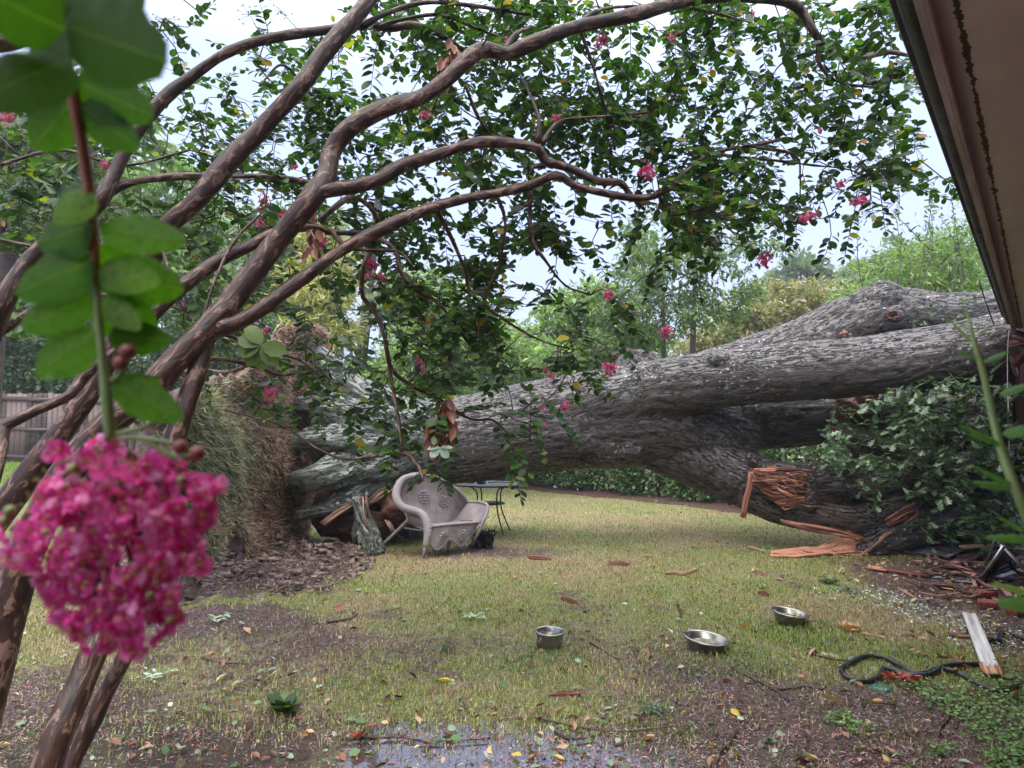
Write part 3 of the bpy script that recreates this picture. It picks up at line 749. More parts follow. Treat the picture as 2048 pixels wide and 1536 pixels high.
# torn wood --------------------------------------------------------
def shreds(mb, a0, a1, b0, b1, n, w, t, seed, curve=.04):
    """n overlapping splinters running from edge a0-a1 to edge b0-b1"""
    r = random.Random(seed)
    for k in range(n):
        s = (k + r.uniform(-.3, .3)) / max(1, n - 1); s = min(max(s, 0), 1)
        p = a0 + (a1 - a0) * s; q = b0 + (b1 - b0) * min(1, max(0, s + r.uniform(-.08, .08))); q = p + (q - p) * r.uniform(.6, 1.05)
        m_ = (p + q) / 2 + np.array([r.uniform(-curve, curve), -r.uniform(0, curve), r.uniform(-curve, curve)])
        mb.tube([p, m_, q], [w * r.uniform(.5, 1.1), w * r.uniform(.5, 1), w * .15], 6, .08, .012, seed + k, flat=t, rn=r.random() ** 2)
mb = MB()
shreds(mb, P(1498, 938, 8.25), P(1505, 968, 8.2), P(1620, 935, 8.1), P(1612, 1012, 8.1), 46, .016, .5, 3, .09)
shreds(mb, P(1496, 945, 8.2), P(1500, 960, 8.15), P(1618, 940, 8.05), P(1600, 960, 8.1), 9, .03, .4, 5)
shreds(mb, P(1540, 950, 8.2), P(1550, 975, 8.15), P(1610, 960, 8.0), P(1600, 1000, 8.05), 26, .014, .5, 9, .10)
shreds(mb, P(1545, 1000, 8.15), P(1560, 1012, 8.15), P(1618, 990, 8.05), P(1612, 1014, 8.05), 12, .02, .6, 10)
mb.tube([P(1495, 925, 8.3), P(1502, 940, 8.2), P(1492, 955, 8.2)], [.05, .04, .02], 7, .05, .03, 4, flat=.5)
for k in range(120):
    s = rnd.random(); u_ = rnd.random(); p = P(1503 + 70 * u_, 942 + s * (20 + 52 * u_), 8.12); L_ = rnd.uniform(.1, .45); q = p + np.array([L_, rnd.uniform(-.12, .05), rnd.uniform(-.05, .03)]); mb.tube([p, (p + q) / 2 + rng.normal(0, .012, 3), q], [.007 * rnd.random() + .003, .004, .0012], 4, .1, rn=rnd.random() ** 3)
mb.build('torn_wood', SPLIT, oak)
mb = MB()
for k in range(26):
    t = k / 25; p = P(1500 + 20 * math.sin(t * 9) * .3 + 30 * t * t, 912 + 26 * t, 8.22); mb.ball(p + rng.normal(0, .012, 3), (.045, .03, .035), u=6, v=8, wob=1.2, seed=k)
mb.build('torn_bark_lip', BARK, oak); mb = MB()
for k in range(60):
    t = k / 59; p = P(1622 + 6 * math.sin(k * 1.9), 930 + 86 * t, 8.12); mb.ball(p, (.025 + .02 * rnd.random(), .03, .04), u=6, v=8, wob=1.2, seed=k)
mb.build('torn_bark_lip', BARK, oak)
mb = MB(); mb.tube([P(1500, 948, 8.15), P(1499, 975, 8.12), P(1492, 1000, 8.12), P(1486, 1034, 8.12)], [.03, .035, .036, .034], 8, .05, .008, 5, flat=.35)
mb.build('hanging_splinter', SPLIT, oak)
mb = MB()
shreds(mb, P(1560, 1040, 8.15), P(1570, 1048, 8.15), P(1735, 1072, 7.95), P(1725, 1082, 7.95), 22, .013, .6, 21, .02)
shreds(mb, P(1770, 1040, 8.0), P(1775, 1052, 8.0), P(1840, 1000, 8.0), P(1836, 1030, 8.0), 18, .011, .6, 25, .02)
mb.build('torn_wood', SPLIT, oak)
up_e = [(1540, 1104, 8.0), (1580, 1098, 8.02), (1620, 1097, 8.05), (1655, 1092, 8.1), (1690, 1066, 8.15), (1720, 1070, 8.2), (1760, 1052, 8.2), (1800, 1036, 8.2), (1836, 1014, 8.2)]
lo_e = [(1542, 1117, 7.82), (1580, 1115, 7.82), (1620, 1112, 7.84), (1660, 1109, 7.88), (1695, 1119, 7.86), (1722, 1114, 7.9), (1762, 1082, 7.95), (1800, 1056, 8.0), (1838, 1030, 8.02)]
U = catmull([P(*p) for p in up_e], .03); Lw = catmull([P(*p) for p in lo_e], .03); nU = min(len(U), len(Lw))
U = U[np.linspace(0, len(U) - 1, nU).astype(int)]; Lw = Lw[np.linspace(0, len(Lw) - 1, nU).astype(int)]
X = []; B = []
for i in range(nU):
    row = []; rb = []
    for k in range(17):
        t = k / 16; p = U[i] + (Lw[i] - U[i]) * t; p = p + np.array([0, 0, -.05 * math.sin(math.pi * t) + .028 * (vnoise([[i * .05, k * .9, 3]], 5)[0] - .5) + .03 * (vnoise([[i * .25, k * .5, 7]], 6)[0] - .5)])
        row.append(p); rb.append((i * .03, t * .5, 0))
    X.append(row); B.append(rb)
mb = MB().grid(X, B, .05, .03)
Xa = np.array(X)
for k in range(150):
    i = rnd.randrange(2, nU - 6); j = rnd.randrange(0, 16); i2 = min(nU - 1, i + rnd.randrange(4, 16)); p, q = Xa[i, j], Xa[i2, min(16, max(0, j + rnd.randrange(-2, 3)))]
    if rnd.random() < .35: q = p + (p - q) * .5 + np.array([0, 0, .05 * rnd.random()])
    up_ = np.array([0, -.01, .012]); mb.tube([p + up_ * .4, (p + q) / 2 + up_ * rnd.uniform(.6, 1.6), q + up_], [.010 * rnd.random() + .003, .007, .0015], 4, .1, rn=rnd.random() ** 2)
mb.build('torn_slab', SPLIT, oak)
mb = MB().grid(np.array(X) + np.array([0, .02, -.05]), B, .0, .06)
mb.tube([P(1560, 1116, 7.95), P(1640, 1112, 8.0), P(1700, 1112, 8.05), P(1740, 1098, 8.05), P(1790, 1070, 8.15)], [.02, .04, .07, .09, .12], 12, .08, .02, 8)
mb.build('bark_slab', BARK, oak)
# rotten hollow at the butt
mb = MB()
mb.ball(P(690, 1030, 8.75), (.36, .25, .30), wob=.6, seed=5, u=20, v=26)
mb.ball(P(740, 1045, 8.75), (.3, .2, .26), wob=.6, seed=6, u=20, v=26); mb.ball(P(800, 1010, 8.6), (.25, .2, .2), wob=.6, seed=9, u=20, v=26)
mb.build('rotten_core', DARKROT, oak)
mb = MB()
shreds(mb, P(712, 998, 8.1), P(735, 992, 8.05), P(722, 1075, 8.05), P(738, 1050, 8.0), 6, .009, .5, 31)
shreds(mb, P(735, 1000, 8.05), P(742, 1008, 8.05), P(790, 962, 8.15), P(800, 968, 8.15), 7, .008, .6, 35, .02)
shreds(mb, P(640, 1045, 8.05), P(650, 1052, 8.05), P(725, 990, 8.1), P(725, 1000, 8.1), 5, .010, .6, 39, .02)
shreds(mb, P(770, 1040, 8.2), P(780, 1045, 8.2), P(795, 1072, 8.1), P(800, 1075, 8.1), 4, .02, .6, 44, .02)
mb.build('torn_wood', SPLIT2, oak)
# fungus brackets: reddish brown rosettes
FUN = mat_simple('bracket_fungus', (.30, .115, .085), .45, var=.7, scale=14, bumpd=.02)
def fungus(c, r, k, seed):
    mb = MB(); rr = random.Random(seed)
    for i in range(k):
        a = rr.uniform(0, 6.28); q = c + np.array([math.cos(a) * r * rr.uniform(.2, 1), -.03 - .03 * rr.random(), math.sin(a) * r * .6 * rr.uniform(.2, 1)])
        s = r * rr.uniform(.18, .42); mb.ball(q, (s * 1.2, s * .8, s), u=8, v=10, wob=.9, seed=i)
    return mb.build('fungus', FUN, TRUNK)
fungus(P(1688, 820, 8.62), M(32, 8.6), 16, 1); fungus(P(1722, 812, 8.62), M(30, 8.6), 14, 2); fungus(P(1757, 812, 8.62), M(18, 8.6), 9, 3)
fungus(P(1688, 674, 8.75), M(14, 8.8), 7, 4)
mb = MB()
for k in range(14):
    a = k / 14 * 6.28; mb.ball(P(1785 + rnd.uniform(10, 17) * math.cos(a), 629 - rnd.uniform(6, 10) * math.sin(a), 8.74), (.03 * rnd.uniform(.5, 1.2), .02, .02 * rnd.uniform(.5, 1.2)), u=6, v=8, wob=.8, seed=k)
mb.build('knot_rim', DARKROT, TRUNK)
mb = MB()
for k in range(22):
    t = k / 21; mb.ball(P(1228 + 74 * t, 716 - 17 * math.sin(t * 2.6 + .5) + 2, 8.86), (.035, .02, .016), u=6, v=8, wob=.8, seed=k)
mb.build('knot_rim', DARKROT, TRUNK)

# leafy crown crushed against the house
OAKL = mat_leaf('oak_leaf', [(0, (.022, .05, .022)), (.45, (.05, .105, .045)), (.8, (.11, .18, .09)), (1, (.22, .31, .19))], .3, .3, .6)
TWIG = mat_simple('twig_bark', (.10, .06, .045), .5, var=.6)
oc_rows = {790: (1740, 2080), 830: (1690, 2080), 870: (1640, 2080), 910: (1650, 2080), 950: (1665, 2080), 990: (1740, 2080), 1030: (1800, 2080), 1070: (1860, 2080), 1100: (1910, 2010)}
Pn, Dn, Nn, Sn = [], [], [], []; tw = MB()
for rr_, (x0, x1) in oc_rows.items():
    for k in range(int((x1 - x0) / 5.2)):
        px = rnd.uniform(x0, x1); py = rr_ + rnd.uniform(-25, 30); dd_ = rnd.uniform(7.3, 8.9)
        p = P(px, py, dd_); dr = np.array([rnd.uniform(-1.2, .3), rnd.uniform(-.6, .4), rnd.uniform(-.8, .25)]); dr /= np.linalg.norm(dr)
        ln = rnd.uniform(.15, .4); q = p - dr * ln; mid = (p + q) / 2 + np.array([0, 0, .04])
        tw.tube([q, mid, p], [.006, .005, .003], 4, .2)
        for s_ in range(9):
            t = (s_ + 1) / 9; c = q + (p - q) * t + np.array([0, 0, .04 * math.sin(t * 3.1)])
            a = rnd.uniform(0, 6.28); sd2 = np.array([math.cos(a), math.sin(a) * .8, rnd.uniform(-.7, .5)])
            Pn.append(c); Dn.append(dr * .8 + sd2); Nn.append(np.array([rnd.uniform(-.6, .6), rnd.uniform(-1, .2), 1.0])); Sn.append(rnd.uniform(.07, .14))
# a few sprigs lying on the limbs
for (px, py, d_) in [(1850, 625, 8.9), (1905, 620, 8.8), (1880, 650, 8.7), (1940, 600, 8.8), (1930, 640, 8.5), (1850, 640, 8.7)]:
    for s_ in range(8):
        Pn.append(P(px + rnd.uniform(-25, 25), py + rnd.uniform(-15, 15), d_ + rnd.uniform(-.1, .1))); Dn.append(rng.normal(0, 1, 3)); Nn.append(rng.normal(0, .5, 3) + np.array([0, -.3, 1])); Sn.append(rnd.uniform(.06, .1))
scatter('crown', LOBE, np.array(Pn), np.array(Dn), np.array(Nn), np.array(Sn), OAKL, oak)
# heavier dark boughs behind the leaves
for pts, r in (([(1650, 860, 8.6), (1780, 900, 8.3), (1900, 960, 8.2), (2050, 1040, 8.2)], .09), ([(1700, 900, 8.5), (1850, 880, 8.4), (2080, 820, 8.3)], .12), ([(1780, 980, 8.4), (1900, 1060, 8.2), (2060, 1120, 8.1)], .10), ([(1900, 800, 9), (1980, 1000, 9), (2050, 1150, 8.9)], .25)):
    tw.tube([P(*p) for p in pts], np.linspace(r, r * .6, len(pts)), 10, .1, .02, 3)
tw.build('boughs', TWIG, oak)
# ================================================================== THINGS ON THE LAWN
def paint(name, col, rough=.4, metal=0.0, **k): return mat_simple(name, col, rough, metal, **k)

# ---- wicker loveseat
m, n, b, o = newmat('weathered_wicker'); bc = attr(n, 'bc')
w1 = node(n, 'ShaderNodeTexWave', bands_direction='X'); w1.inputs['Scale'].default_value = 22; n.links.new(bc, w1.inputs[0])
w2 = node(n, 'ShaderNodeTexWave', bands_direction='Y'); w2.inputs['Scale'].default_value = 30; n.links.new(bc, w2.inputs[0])
hh = math_(n, 'MULTIPLY', w1.outputs['Fac'], w2.outputs['Fac']); st = noisen(n, mapping(n, bc, (1, 1, 1)), 5, 4)
c = rampn(n, st, [(.3, (.23, .19, .185)), (.52, (.42, .37, .37)), (.72, (.56, .51, .51))])
c = mixc(n, math_(n, 'MULTIPLY', math_(n, 'SUBTRACT', 1.0, hh), .5), c, (.20, .15, .15))
n.links.new(c, b.inputs['Base Color']); b.inputs['Roughness'].default_value = .6; bump(n, b, hh, .006); WICK = m
m, n, b, o = newmat('braided_wicker'); bc = attr(n, 'bc')
w1 = node(n, 'ShaderNodeTexWave', bands_direction='X'); w1.inputs['Scale'].default_value = 24; w1.inputs['Distortion'].default_value = 2.5; n.links.new(bc, w1.inputs[0])
c = rampn(n, w1.outputs['Fac'], [(.05, (.34, .295, .295)), (.4, (.46, .41, .41)), (.9, (.54, .49, .49))])
n.links.new(c, b.inputs['Base Color']); b.inputs['Roughness'].default_value = .6; bump(n, b, w1.outputs['Fac'], .012); BRAID = m

F0 = G(846, 1116)
LATT = paint('wicker_lattice', (.50, .45, .45), .6)
seat = thing('wicker_loveseat', 'weathered grey wicker loveseat pushed against the fallen trunk', 'loveseat', tuple(F0))
def curve(l, n): Q = catmull([P(*p) for p in l], .01); return Q[np.linspace(0, len(Q) - 1, n).astype(int)]
ns = 48
TOP = curve([(791, 992, 7.98), (793, 970, 8.02), (806, 955, 8.06), (832, 948, 8.10), (868, 953, 8.18), (900, 968, 8.28), (922, 986, 8.40), (938, 1005, 8.50)], ns + 1)
BOT = curve([(818, 1044, 7.98), (824, 1047, 8.02), (840, 1049, 8.08), (862, 1049, 8.18), (880, 1048, 8.26), (895, 1047, 8.34), (903, 1045, 8.42), (914, 1038, 8.48)], ns + 1)
def backpt(s, t):
    i = s * ns; k = min(ns - 1, int(i)); f_ = i - k; p = BOT[k] * (1 - f_) + BOT[k + 1] * f_; q = TOP[k] * (1 - f_) + TOP[k + 1] * f_
    return p + (q - p) * t + np.array([0, .05 * math.sin(t * 3.14), 0])
X = [[backpt(i / ns, j / 20) for j in range(21)] for i in range(ns + 1)]; B = [[(i / ns * .9, j / 20 * .5, 0) for j in range(21)] for i in range(ns + 1)]
MB().grid(X, B, 0, .018).build('backrest', WICK, seat)
def diamond(fn, s0, t0, ds, dt):
    mb = MB(); off = np.array([.25, -.9, .1]) * .012
    for i in range(5):
        for j in range(5):
            if abs(i - 2) + abs(j - 2) > 3: continue
            p = fn(s0 + (i - 2) * ds, t0 + (j - 2) * dt); q = fn(s0 + (i - 1.35) * ds, t0 + (j - 1.35) * dt)
            mb.tube([p + off * .2, (p + q) / 2 + off * 2.0, q + off * .2], .0065, 5, .02)
    return mb
diamond(backpt, .36, .52, .028, .055).build('diamond_weave', LATT, seat)
diamond(backpt, .62, .50, .028, .055).build('diamond_weave', LATT, seat)
FT = curve([(857, 1054, 7.80), (880, 1051, 7.86), (910, 1048, 7.95), (940, 1046, 8.06), (960, 1044, 8.14)], 41)
def skirt(s, t):
    k = min(39, int(s * 40)); f_ = s * 40 - k; p = FT[k] * (1 - f_) + FT[k + 1] * f_
    h_ = .215 - .05 * math.cos(s * 4 * math.pi) - .02 * s; return p + np.array([-.015 * t - .10 * s * t * .8, -.02 * t, -h_ * t])
X = [[skirt(i / 40, j / 10) for j in range(11)] for i in range(41)]; B = [[(i / 40 * .85, j / 10 * .25, 0) for j in range(11)] for i in range(41)]
MB().grid(X, B, 0, -.016).build('front_skirt', WICK, seat)
diamond(skirt, .30, .52, .026, .10).build('diamond_weave', LATT, seat); diamond(skirt, .70, .50, .026, .10).build('diamond_weave', LATT, seat)
mb = MB(); mb.tube([skirt(i / 20, 1.0) for i in range(21)], .010, 6, .03); mb.build('skirt_edge', BRAID, seat)
mb = MB(); mb.tube([skirt(i / 10, 0) for i in range(11)], .013, 6, .04); mb.build('seat_edge', BRAID, seat)
X = [[BOT[int(s * ns)] * (1 - t) + skirt(s, 0) * t + np.array([0, 0, -.02 * math.sin(t * 3.14)]) for t in np.linspace(0, 1, 8)] for s in np.linspace(0, 1, 14)]
MB().grid(X, [[(s, t * .5, 0) for t in np.linspace(0, 1, 8)] for s in np.linspace(0, .9, 14)], 0, .02).build('seat', WICK, seat)
mb = MB(); mb.ball(P(935, 1043, 8.2), (.08, .08, .015), wob=.6, u=8, v=12); mb.build('moss_patch', paint('moss', (.10, .095, .045), .9, scale=30, bumpd=.01), seat)
MB().tube([TOP[k] for k in (6, 14, 22, 30, 38, 44, 48)], [.03, .018, .014, .014, .015, .016, .016], 10, .02).build('back_roll', BRAID, seat)
mb = MB(); mb.tube([P(832, 950, 8.08), P(808, 957, 8.03), P(795, 975, 7.98), P(793, 996, 7.93), P(804, 1013, 7.90), P(825, 1021, 7.87), P(843, 1028, 7.83), P(853, 1045, 7.80), P(855, 1068, 7.78), P(851, 1092, 7.77)], [.02, .036, .045, .047, .045, .044, .045, .046, .042, .030], 14, .02); mb.build('armrest', BRAID, seat)
# right arm: a woven panel with a thin rolled edge
A_ = [P(934, 1004, 8.50), P(955, 1004, 8.36), P(972, 1008, 8.22), P(975, 1018, 8.18)]; B_ = [P(908, 1043, 8.42), P(925, 1044, 8.32), P(945, 1045, 8.20), P(960, 1046, 8.14)]
At, Bt = catmull(A_, .02), catmull(B_, .02); k_ = min(len(At), len(Bt)); At = At[np.linspace(0, len(At) - 1, k_).astype(int)]; Bt = Bt[np.linspace(0, len(Bt) - 1, k_).astype(int)]
X = [[Bt[i] * (1 - t) + At[i] * t for t in np.linspace(0, 1, 8)] for i in range(k_)]
pan = MB().grid(X, [[(i * .02, t * .25, 0) for t in np.linspace(0, 1, 8)] for i in range(k_)], 0, .012)
pan.build('side_panel', WICK, seat)
MB().tube([TOP[46]] + A_ + [P(970, 1035, 8.14), P(958, 1062, 8.16), P(948, 1080, 8.2)], [.014, .017, .018, .02, .02, .022, .020, .016], 10, .02).build('armrest', BRAID, seat)
mb = MB()
for k in range(14):
    t = k / 13; mb.tube([P(818 + 30 * t, 1046 + 10 * t, 7.96 - .16 * t), P(812 + 32 * t, 1018 + 10 * t, 7.92 - .09 * t)], .007, 5, .1)
mb.build('side_panel', BRAID, seat)
RL = P(764, 1091, 8.22)
for pts in ([P(852, 1085, 7.77), P(849, 1102, 7.77), F0], [P(817, 1040, 8.0), P(792, 1064, 8.1), RL], [P(950, 1075, 8.2), P(945, 1088, 8.3), G(941, 1096)], [P(899, 1085, 8.0), P(896, 1096, 8.05), G(894, 1105)], [P(912, 1042, 8.45), P(912, 1065, 8.5), G(912, 1088)]):
    l = MB(); l.tube(pts, [.022, .019, .016], 8, .02).build('leg', BRAID, seat)
mb = MB(); mb.ball(RL, .024, u=8, v=10); mb.build('foot_cap', paint('white_plastic', (.7, .68, .66), .4), seat)
mb = MB(); mb.tube([P(817, 1043, 8.0), P(835, 1052, 7.9), P(852, 1060, 7.8)], .02, 8, .05); mb.build('seat_rail', BRAID, seat)
mb = MB(); mb.tube([P(808, 1056, 8.03), P(850, 1062, 7.82)], .009, 6, .2); mb.build('stretcher', BRAID, seat)

# ---- round metal mesh patio table
TC = G(978, 1066); TC[2] = gh(TC[0], TC[1]); dT = TC[1]
m, n, b, o = newmat('black_table_mesh'); oc = coords(n)
c1 = node(n, 'ShaderNodeTexVoronoi'); c1.inputs['Scale'].default_value = 90; n.links.new(oc, c1.inputs['Vector'])
n.links.new(rampn(n, c1.outputs['Distance'], [(.25, (.03, .035, .045)), (.5, (.13, .15, .18))]), b.inputs['Base Color']); b.inputs['Roughness'].default_value = .28; bump(n, b, c1.outputs['Distance'], .004)  # sky reflection put into the base colour as blue grey on the black mesh
BLKM = m; BLK = paint('black_metal', (.022, .023, .028), .35)
tab = thing('patio_table', 'round black mesh patio table behind the loveseat', 'table', tuple(TC)); Rt = M(72, dT); zt = .665
mb = MB(); mb.lathe([(.0, zt + .004), (Rt * .5, zt + .004), (Rt * .97, zt + .004), (Rt, zt - .004), (Rt * .97, zt - .012), (0, zt - .010)], TC, 48); mb.build('table_top', BLKM, tab)
mb = MB(); th = np.linspace(0, 2 * math.pi, 49); mb.tube([TC + np.array([Rt * math.cos(t), Rt * math.sin(t), zt - .006]) for t in th], .011, 8, .06); mb.build('rim', BLK, tab)
for k in range(4):
    a = R(35 + 90 * k); dv = np.array([math.cos(a), math.sin(a), 0])
    pr = [(.88, -.02), (.62, -.03), (.42, -.09), (.38, -.22), (.42, -.36), (.56, -.52), (.72, -zt + .0)]
    l = MB(); l.tube([TC + dv * Rt * r_ + np.array([0, 0, zt + z_]) for r_, z_ in pr], .010, 7, .04); l.build('leg', BLK, tab)
mb = MB(); mb.tube([TC + np.array([Rt * .42 * math.cos(t), Rt * .42 * math.sin(t), .40]) for t in th], .010, 6, .05); mb.lathe([(0, .405), (Rt * .40, .405), (Rt * .40, .395), (0, .395)], TC, 32); mb.build('lower_shelf', BLKM, tab)
# teal dishes and a twig on the table
TEAL = paint('teal_glaze', (.03, .19, .23), .25, var=.3)
for px, py, k, lab in ((940, 971, 1.15, 'larger teal round dish at the left of the patio table top'), (963, 975, 1.0, 'smaller darker teal round dish near the front edge of the patio table')):
    c = np.array([(px - 1024) / FPX * (dT - (.10 if k == 1 else -.05)), dT - (.10 if k == 1 else -.05), TC[2] + zt + .005])
    r = .062 * k; t = thing('teal_dish', lab, 'dish', tuple(c))
    MB().lathe([(0, 0), (r * .9, 0), (r, .01), (r, .032), (r * .92, .038), (r * .86, .03), (r * .84, .012), (0, .010)], c, 28).build('bowl', TEAL if k == 1 else paint('dark_teal', (.02, .11, .13), .25), t)
    mb = MB(); mb.lathe([(r * .93, .036), (r * 1.0, .036), (r * 1.02, .03), (r, .024)], c, 28); mb.build('rim', TEAL, t)
c = TC + np.array([.04, 0, zt + .02]); mb = MB()
mb.tube([c + np.array([-.05, -.05, 0]), c + np.array([.08, -.03, .006]), c + np.array([.2, -.06, 0]), c + np.array([.3, -.04, .008])], [.010, .009, .007, .003], 6, .03, .003); mb.tube([c + np.array([.08, -.03, .004]), c + np.array([.15, .03, .01])], [.006, .002], 5, .03)
tag(mb.build('twig', TWIG), 'dark broken twig lying on the black patio table top', 'twig')

# ---- black cat crouched behind the loveseat's front foot
K0 = G(972, 1096); K0[2] = gh(K0[0], K0[1])
FUR = paint('black_fur', (.012, .011, .012), .75, var=.4, scale=60, bumpd=.004, spec=.25)
cat_ = thing('black_cat', 'black cat crouching in the grass beside the wicker loveseat and looking at the camera', 'cat', tuple(K0))
mb = MB(); Kf = lambda x, y, z: K0 + np.array([x, y, z])
mb.ball(Kf(-.045, .04, .105), (.115, .085, .10), u=14, v=18); mb.ball(Kf(.02, .0, .10), (.075, .07, .095), u=12, v=16)   # rump, chest
mb.ball(Kf(-.10, .05, .07), (.07, .07, .07)); mb.ball(Kf(.045, -.02, .14), (.05, .05, .055))
mb.ball(Kf(.068, -.045, .178), (.049, .043, .041), u=14, v=18); mb.ball(Kf(.072, -.083, .167), (.022, .016, .015))            # head, muzzle
for s_ in (-1, 1):
    hx = .068 + s_ * .028
    mb.tube([Kf(hx, -.045, .195), Kf(hx + s_ * .006, -.045, .222), Kf(hx + s_ * .009, -.045, .243)], [.018, .012, .002], 8, .01, flat=.5)
    mb.tube([Kf(.035 + s_ * .028, -.02, .09), Kf(.04 + s_ * .026, -.045, .04), Kf(.045 + s_ * .026, -.075, .014)], [.024, .018, .015], 8, .02)
    mb.ball(Kf(-.05 + s_ * .05, -.02, .045), (.05, .045, .05)); mb.ball(Kf(-.02 + s_ * .05, -.07, .015), (.03, .035, .016))
mb.tube([Kf(-.13, .07, .05), Kf(-.19, .02, .025), Kf(-.17, -.05, .02), Kf(-.12, -.09, .02)], [.024, .018, .015, .009], 8, .02)
V, Lp, Tt, Nv = remeshed(mb, .0065, 5); V = V + Nv * ((fbm(V * 70, 2, 4) - .5) * .006)[:, None]
fastmesh('body', V, Lp, Tt, FUR, cat_, {'bc': V}, True)
EYE = paint('cat_eye', (.35, .42, .12), .15); 
for s_ in (-1, 1):
    MB().ball(Kf(.068 + s_ * .018, -.083, .184), (.0075, .004, .0065), u=8, v=10).build('eye', EYE, cat_)
MB().ball(Kf(.072, -.099, .170), (.005, .003, .004), u=6, v=8).build('nose', paint('cat_nose', (.05, .03, .03), .4), cat_)

# ---- three steel bowls of rainwater
STEEL = paint('brushed_steel', (.42, .41, .38), .3, .95, var=.35, scale=5); 
m, n, b, o = newmat('bowl_water'); oc = coords(n); n.links.new(rampn(n, noisen(n, oc, 18, 3), [(.35, (.05, .04, .02)), (.6, (.20, .16, .07)), (.7, (.42, .36, .2))]), b.inputs['Base Color'])
b.inputs['Roughness'].default_value = .06; b.inputs['Coat Weight'].default_value = .5; BW = m
def bowl(px, py, Rr, rb, h, tilt, wz, name, lab, handle=False, rim=.012):
    c = G(px, py); a = R(tilt); A = np.array([[math.cos(a), 0, -math.sin(a)], [0, 1, 0], [math.sin(a), 0, math.cos(a)]])
    a2 = R(3); A = A @ np.array([[1, 0, 0], [0, math.cos(a2), math.sin(a2)], [0, -math.sin(a2), math.cos(a2)]])
    c[2] -= .006 * 0; t = thing(name, lab, 'bowl', tuple(c), None)
    pr = [(0, .004), (rb, .004), (rb + (Rr - rb) * .45, h * .35), (Rr - rim * .6, h * .92), (Rr + rim * .3, h), (Rr, h + .004), (Rr - rim, h - .003), (rb + (Rr - rb) * .45 - .006, h * .36), (rb - .006, .010), (0, .010)]
    MB().lathe(pr, c, 40, A).build('bowl', STEEL, t)
    mb = MB(); mb.lathe([(Rr - rim * .9, h - .001), (Rr - rim * .3, h + .006), (Rr + rim * .5, h + .002), (Rr + rim * .3, h - .005)], c, 40, A); mb.build('rim', STEEL, t)
    zc = c + np.array([0, 0, h * wz]); rw = rb + (Rr - rb) * wz * .9 - .012
    mb = MB(); mb.lathe([(0, 0), (rw * .5, 0), (rw, 0)], zc, 30); mb.build('water', BW, t)
    if handle:
        for s_ in (-1, 1):
            q = c + np.array([s_ * Rr * .8, -Rr * .62, h * .72]); mb = MB(); mb.tube([q + np.array([-.012, 0, .012]), q + np.array([-.014, -.012, -.008]), q + np.array([0, -.014, -.02]), q + np.array([.014, -.012, -.008]), q + np.array([.012, 0, .012])], .0022, 6, .006); mb.build('handle', STEEL, t)
    return c
c1_ = bowl(1099, 1293, .092, .082, .098, 2, .72, 'steel_pot', 'small straight sided steel pot with murky rainwater, leftmost of the three bowls', True, .007)
c2_ = bowl(1409, 1303, .140, .088, .088, 7, .62, 'steel_bowl', 'large flared steel bowl of rainwater with a wide rim, the middle one of three', False, .014)
c3_ = bowl(1577, 1247, .125, .082, .082, 8, .62, 'steel_bowl', 'steel bowl holding dead leaves in rainwater, the farthest one near the split limb', False, .012)
DL = mat_leaf('soaked_leaf', [(0, (.16, .06, .03)), (.5, (.40, .19, .09)), (1, (.55, .38, .2))], .3, .1)
q = c3_ + np.array([.02, 0, .056]) + rng.normal(0, 1, (12, 3)) * np.array([.035, .03, .0015]); o = scatter('floating_leaves', CURL, q, rng.normal(0, 1, (12, 3)) * np.array([1, 1, .1]), np.tile([0, 0, 1.0], (12, 1)), .04, DL); tag(o, 'wet brown leaves floating in the farthest steel bowl', 'leaves')

# ---- corrugated black drain pipe, valve cover
PIPE = paint('black_pipe', (.018, .019, .022), .35)
def gpts(l, dz): return [G(a, b2, dz) for a, b2 in l]
mb = MB(); mb.tube(gpts([(1768, 1344), (1757, 1361), (1733, 1370), (1708, 1367), (1689, 1358), (1683, 1345), (1694, 1336), (1722, 1321), (1744, 1317), (1772, 1323), (1801, 1339), (1824, 1352), (1850, 1352), (1876, 1344), (1905, 1348), (1930, 1360), (1955, 1375), (1992, 1388), (2023, 1384), (2070, 1368)], .018), .0145, 10, .008, corr=(.016, .08))
tag(mb.build('drain_pipe', PIPE), 'black corrugated pipe with an open curled loop on the bare soil', 'pipe')
mb = MB(); mb.tube(gpts([(1768, 1343), (1800, 1352), (1826, 1358), (1860, 1356), (1888, 1341), (1920, 1337), (1966, 1337)], .022) , .015, 10, .008, corr=(.016, .08))
tag(mb.build('drain_pipe', PIPE), 'black corrugated pipe running straight under the end of the white splintered board', 'pipe')
mb = MB(); mb.tube(gpts([(1978, 1288), (1985, 1284), (1998, 1286), (2005, 1272), (2030, 1276), (2070, 1296)], .02), .014, 10, .008, corr=(.016, .08))
tag(mb.build('drain_pipe', PIPE), 'short black pipe end behind the white splintered board at the right edge', 'pipe')
c = G(1762, 1379); t = thing('valve_cover', 'small round green irrigation valve cover set in the soil beside the pipe loop', 'cover', tuple(c))
GRP = paint('green_plastic', (.03, .20, .13), .35, var=.3)
MB().lathe([(0, .016), (.040, .016), (.046, .013), (.048, .0)], c, 28).build('lid', GRP, t)
mb = MB(); mb.lathe([(.0, .0175), (.008, .020), (.011, .018)], c, 12)
for k in range(8):
    a = k * .785; mb.tube([c + np.array([.016 * math.cos(a), .016 * math.sin(a), .017]), c + np.array([.038 * math.cos(a), .038 * math.sin(a), .017])], .0018, 5, .05)
mb.build('ribs', GRP, t); MB().lathe([(.047, .012), (.056, .010), (.058, -.01)], c, 28).build('collar', paint('dark_green', (.02, .09, .06), .5), t)

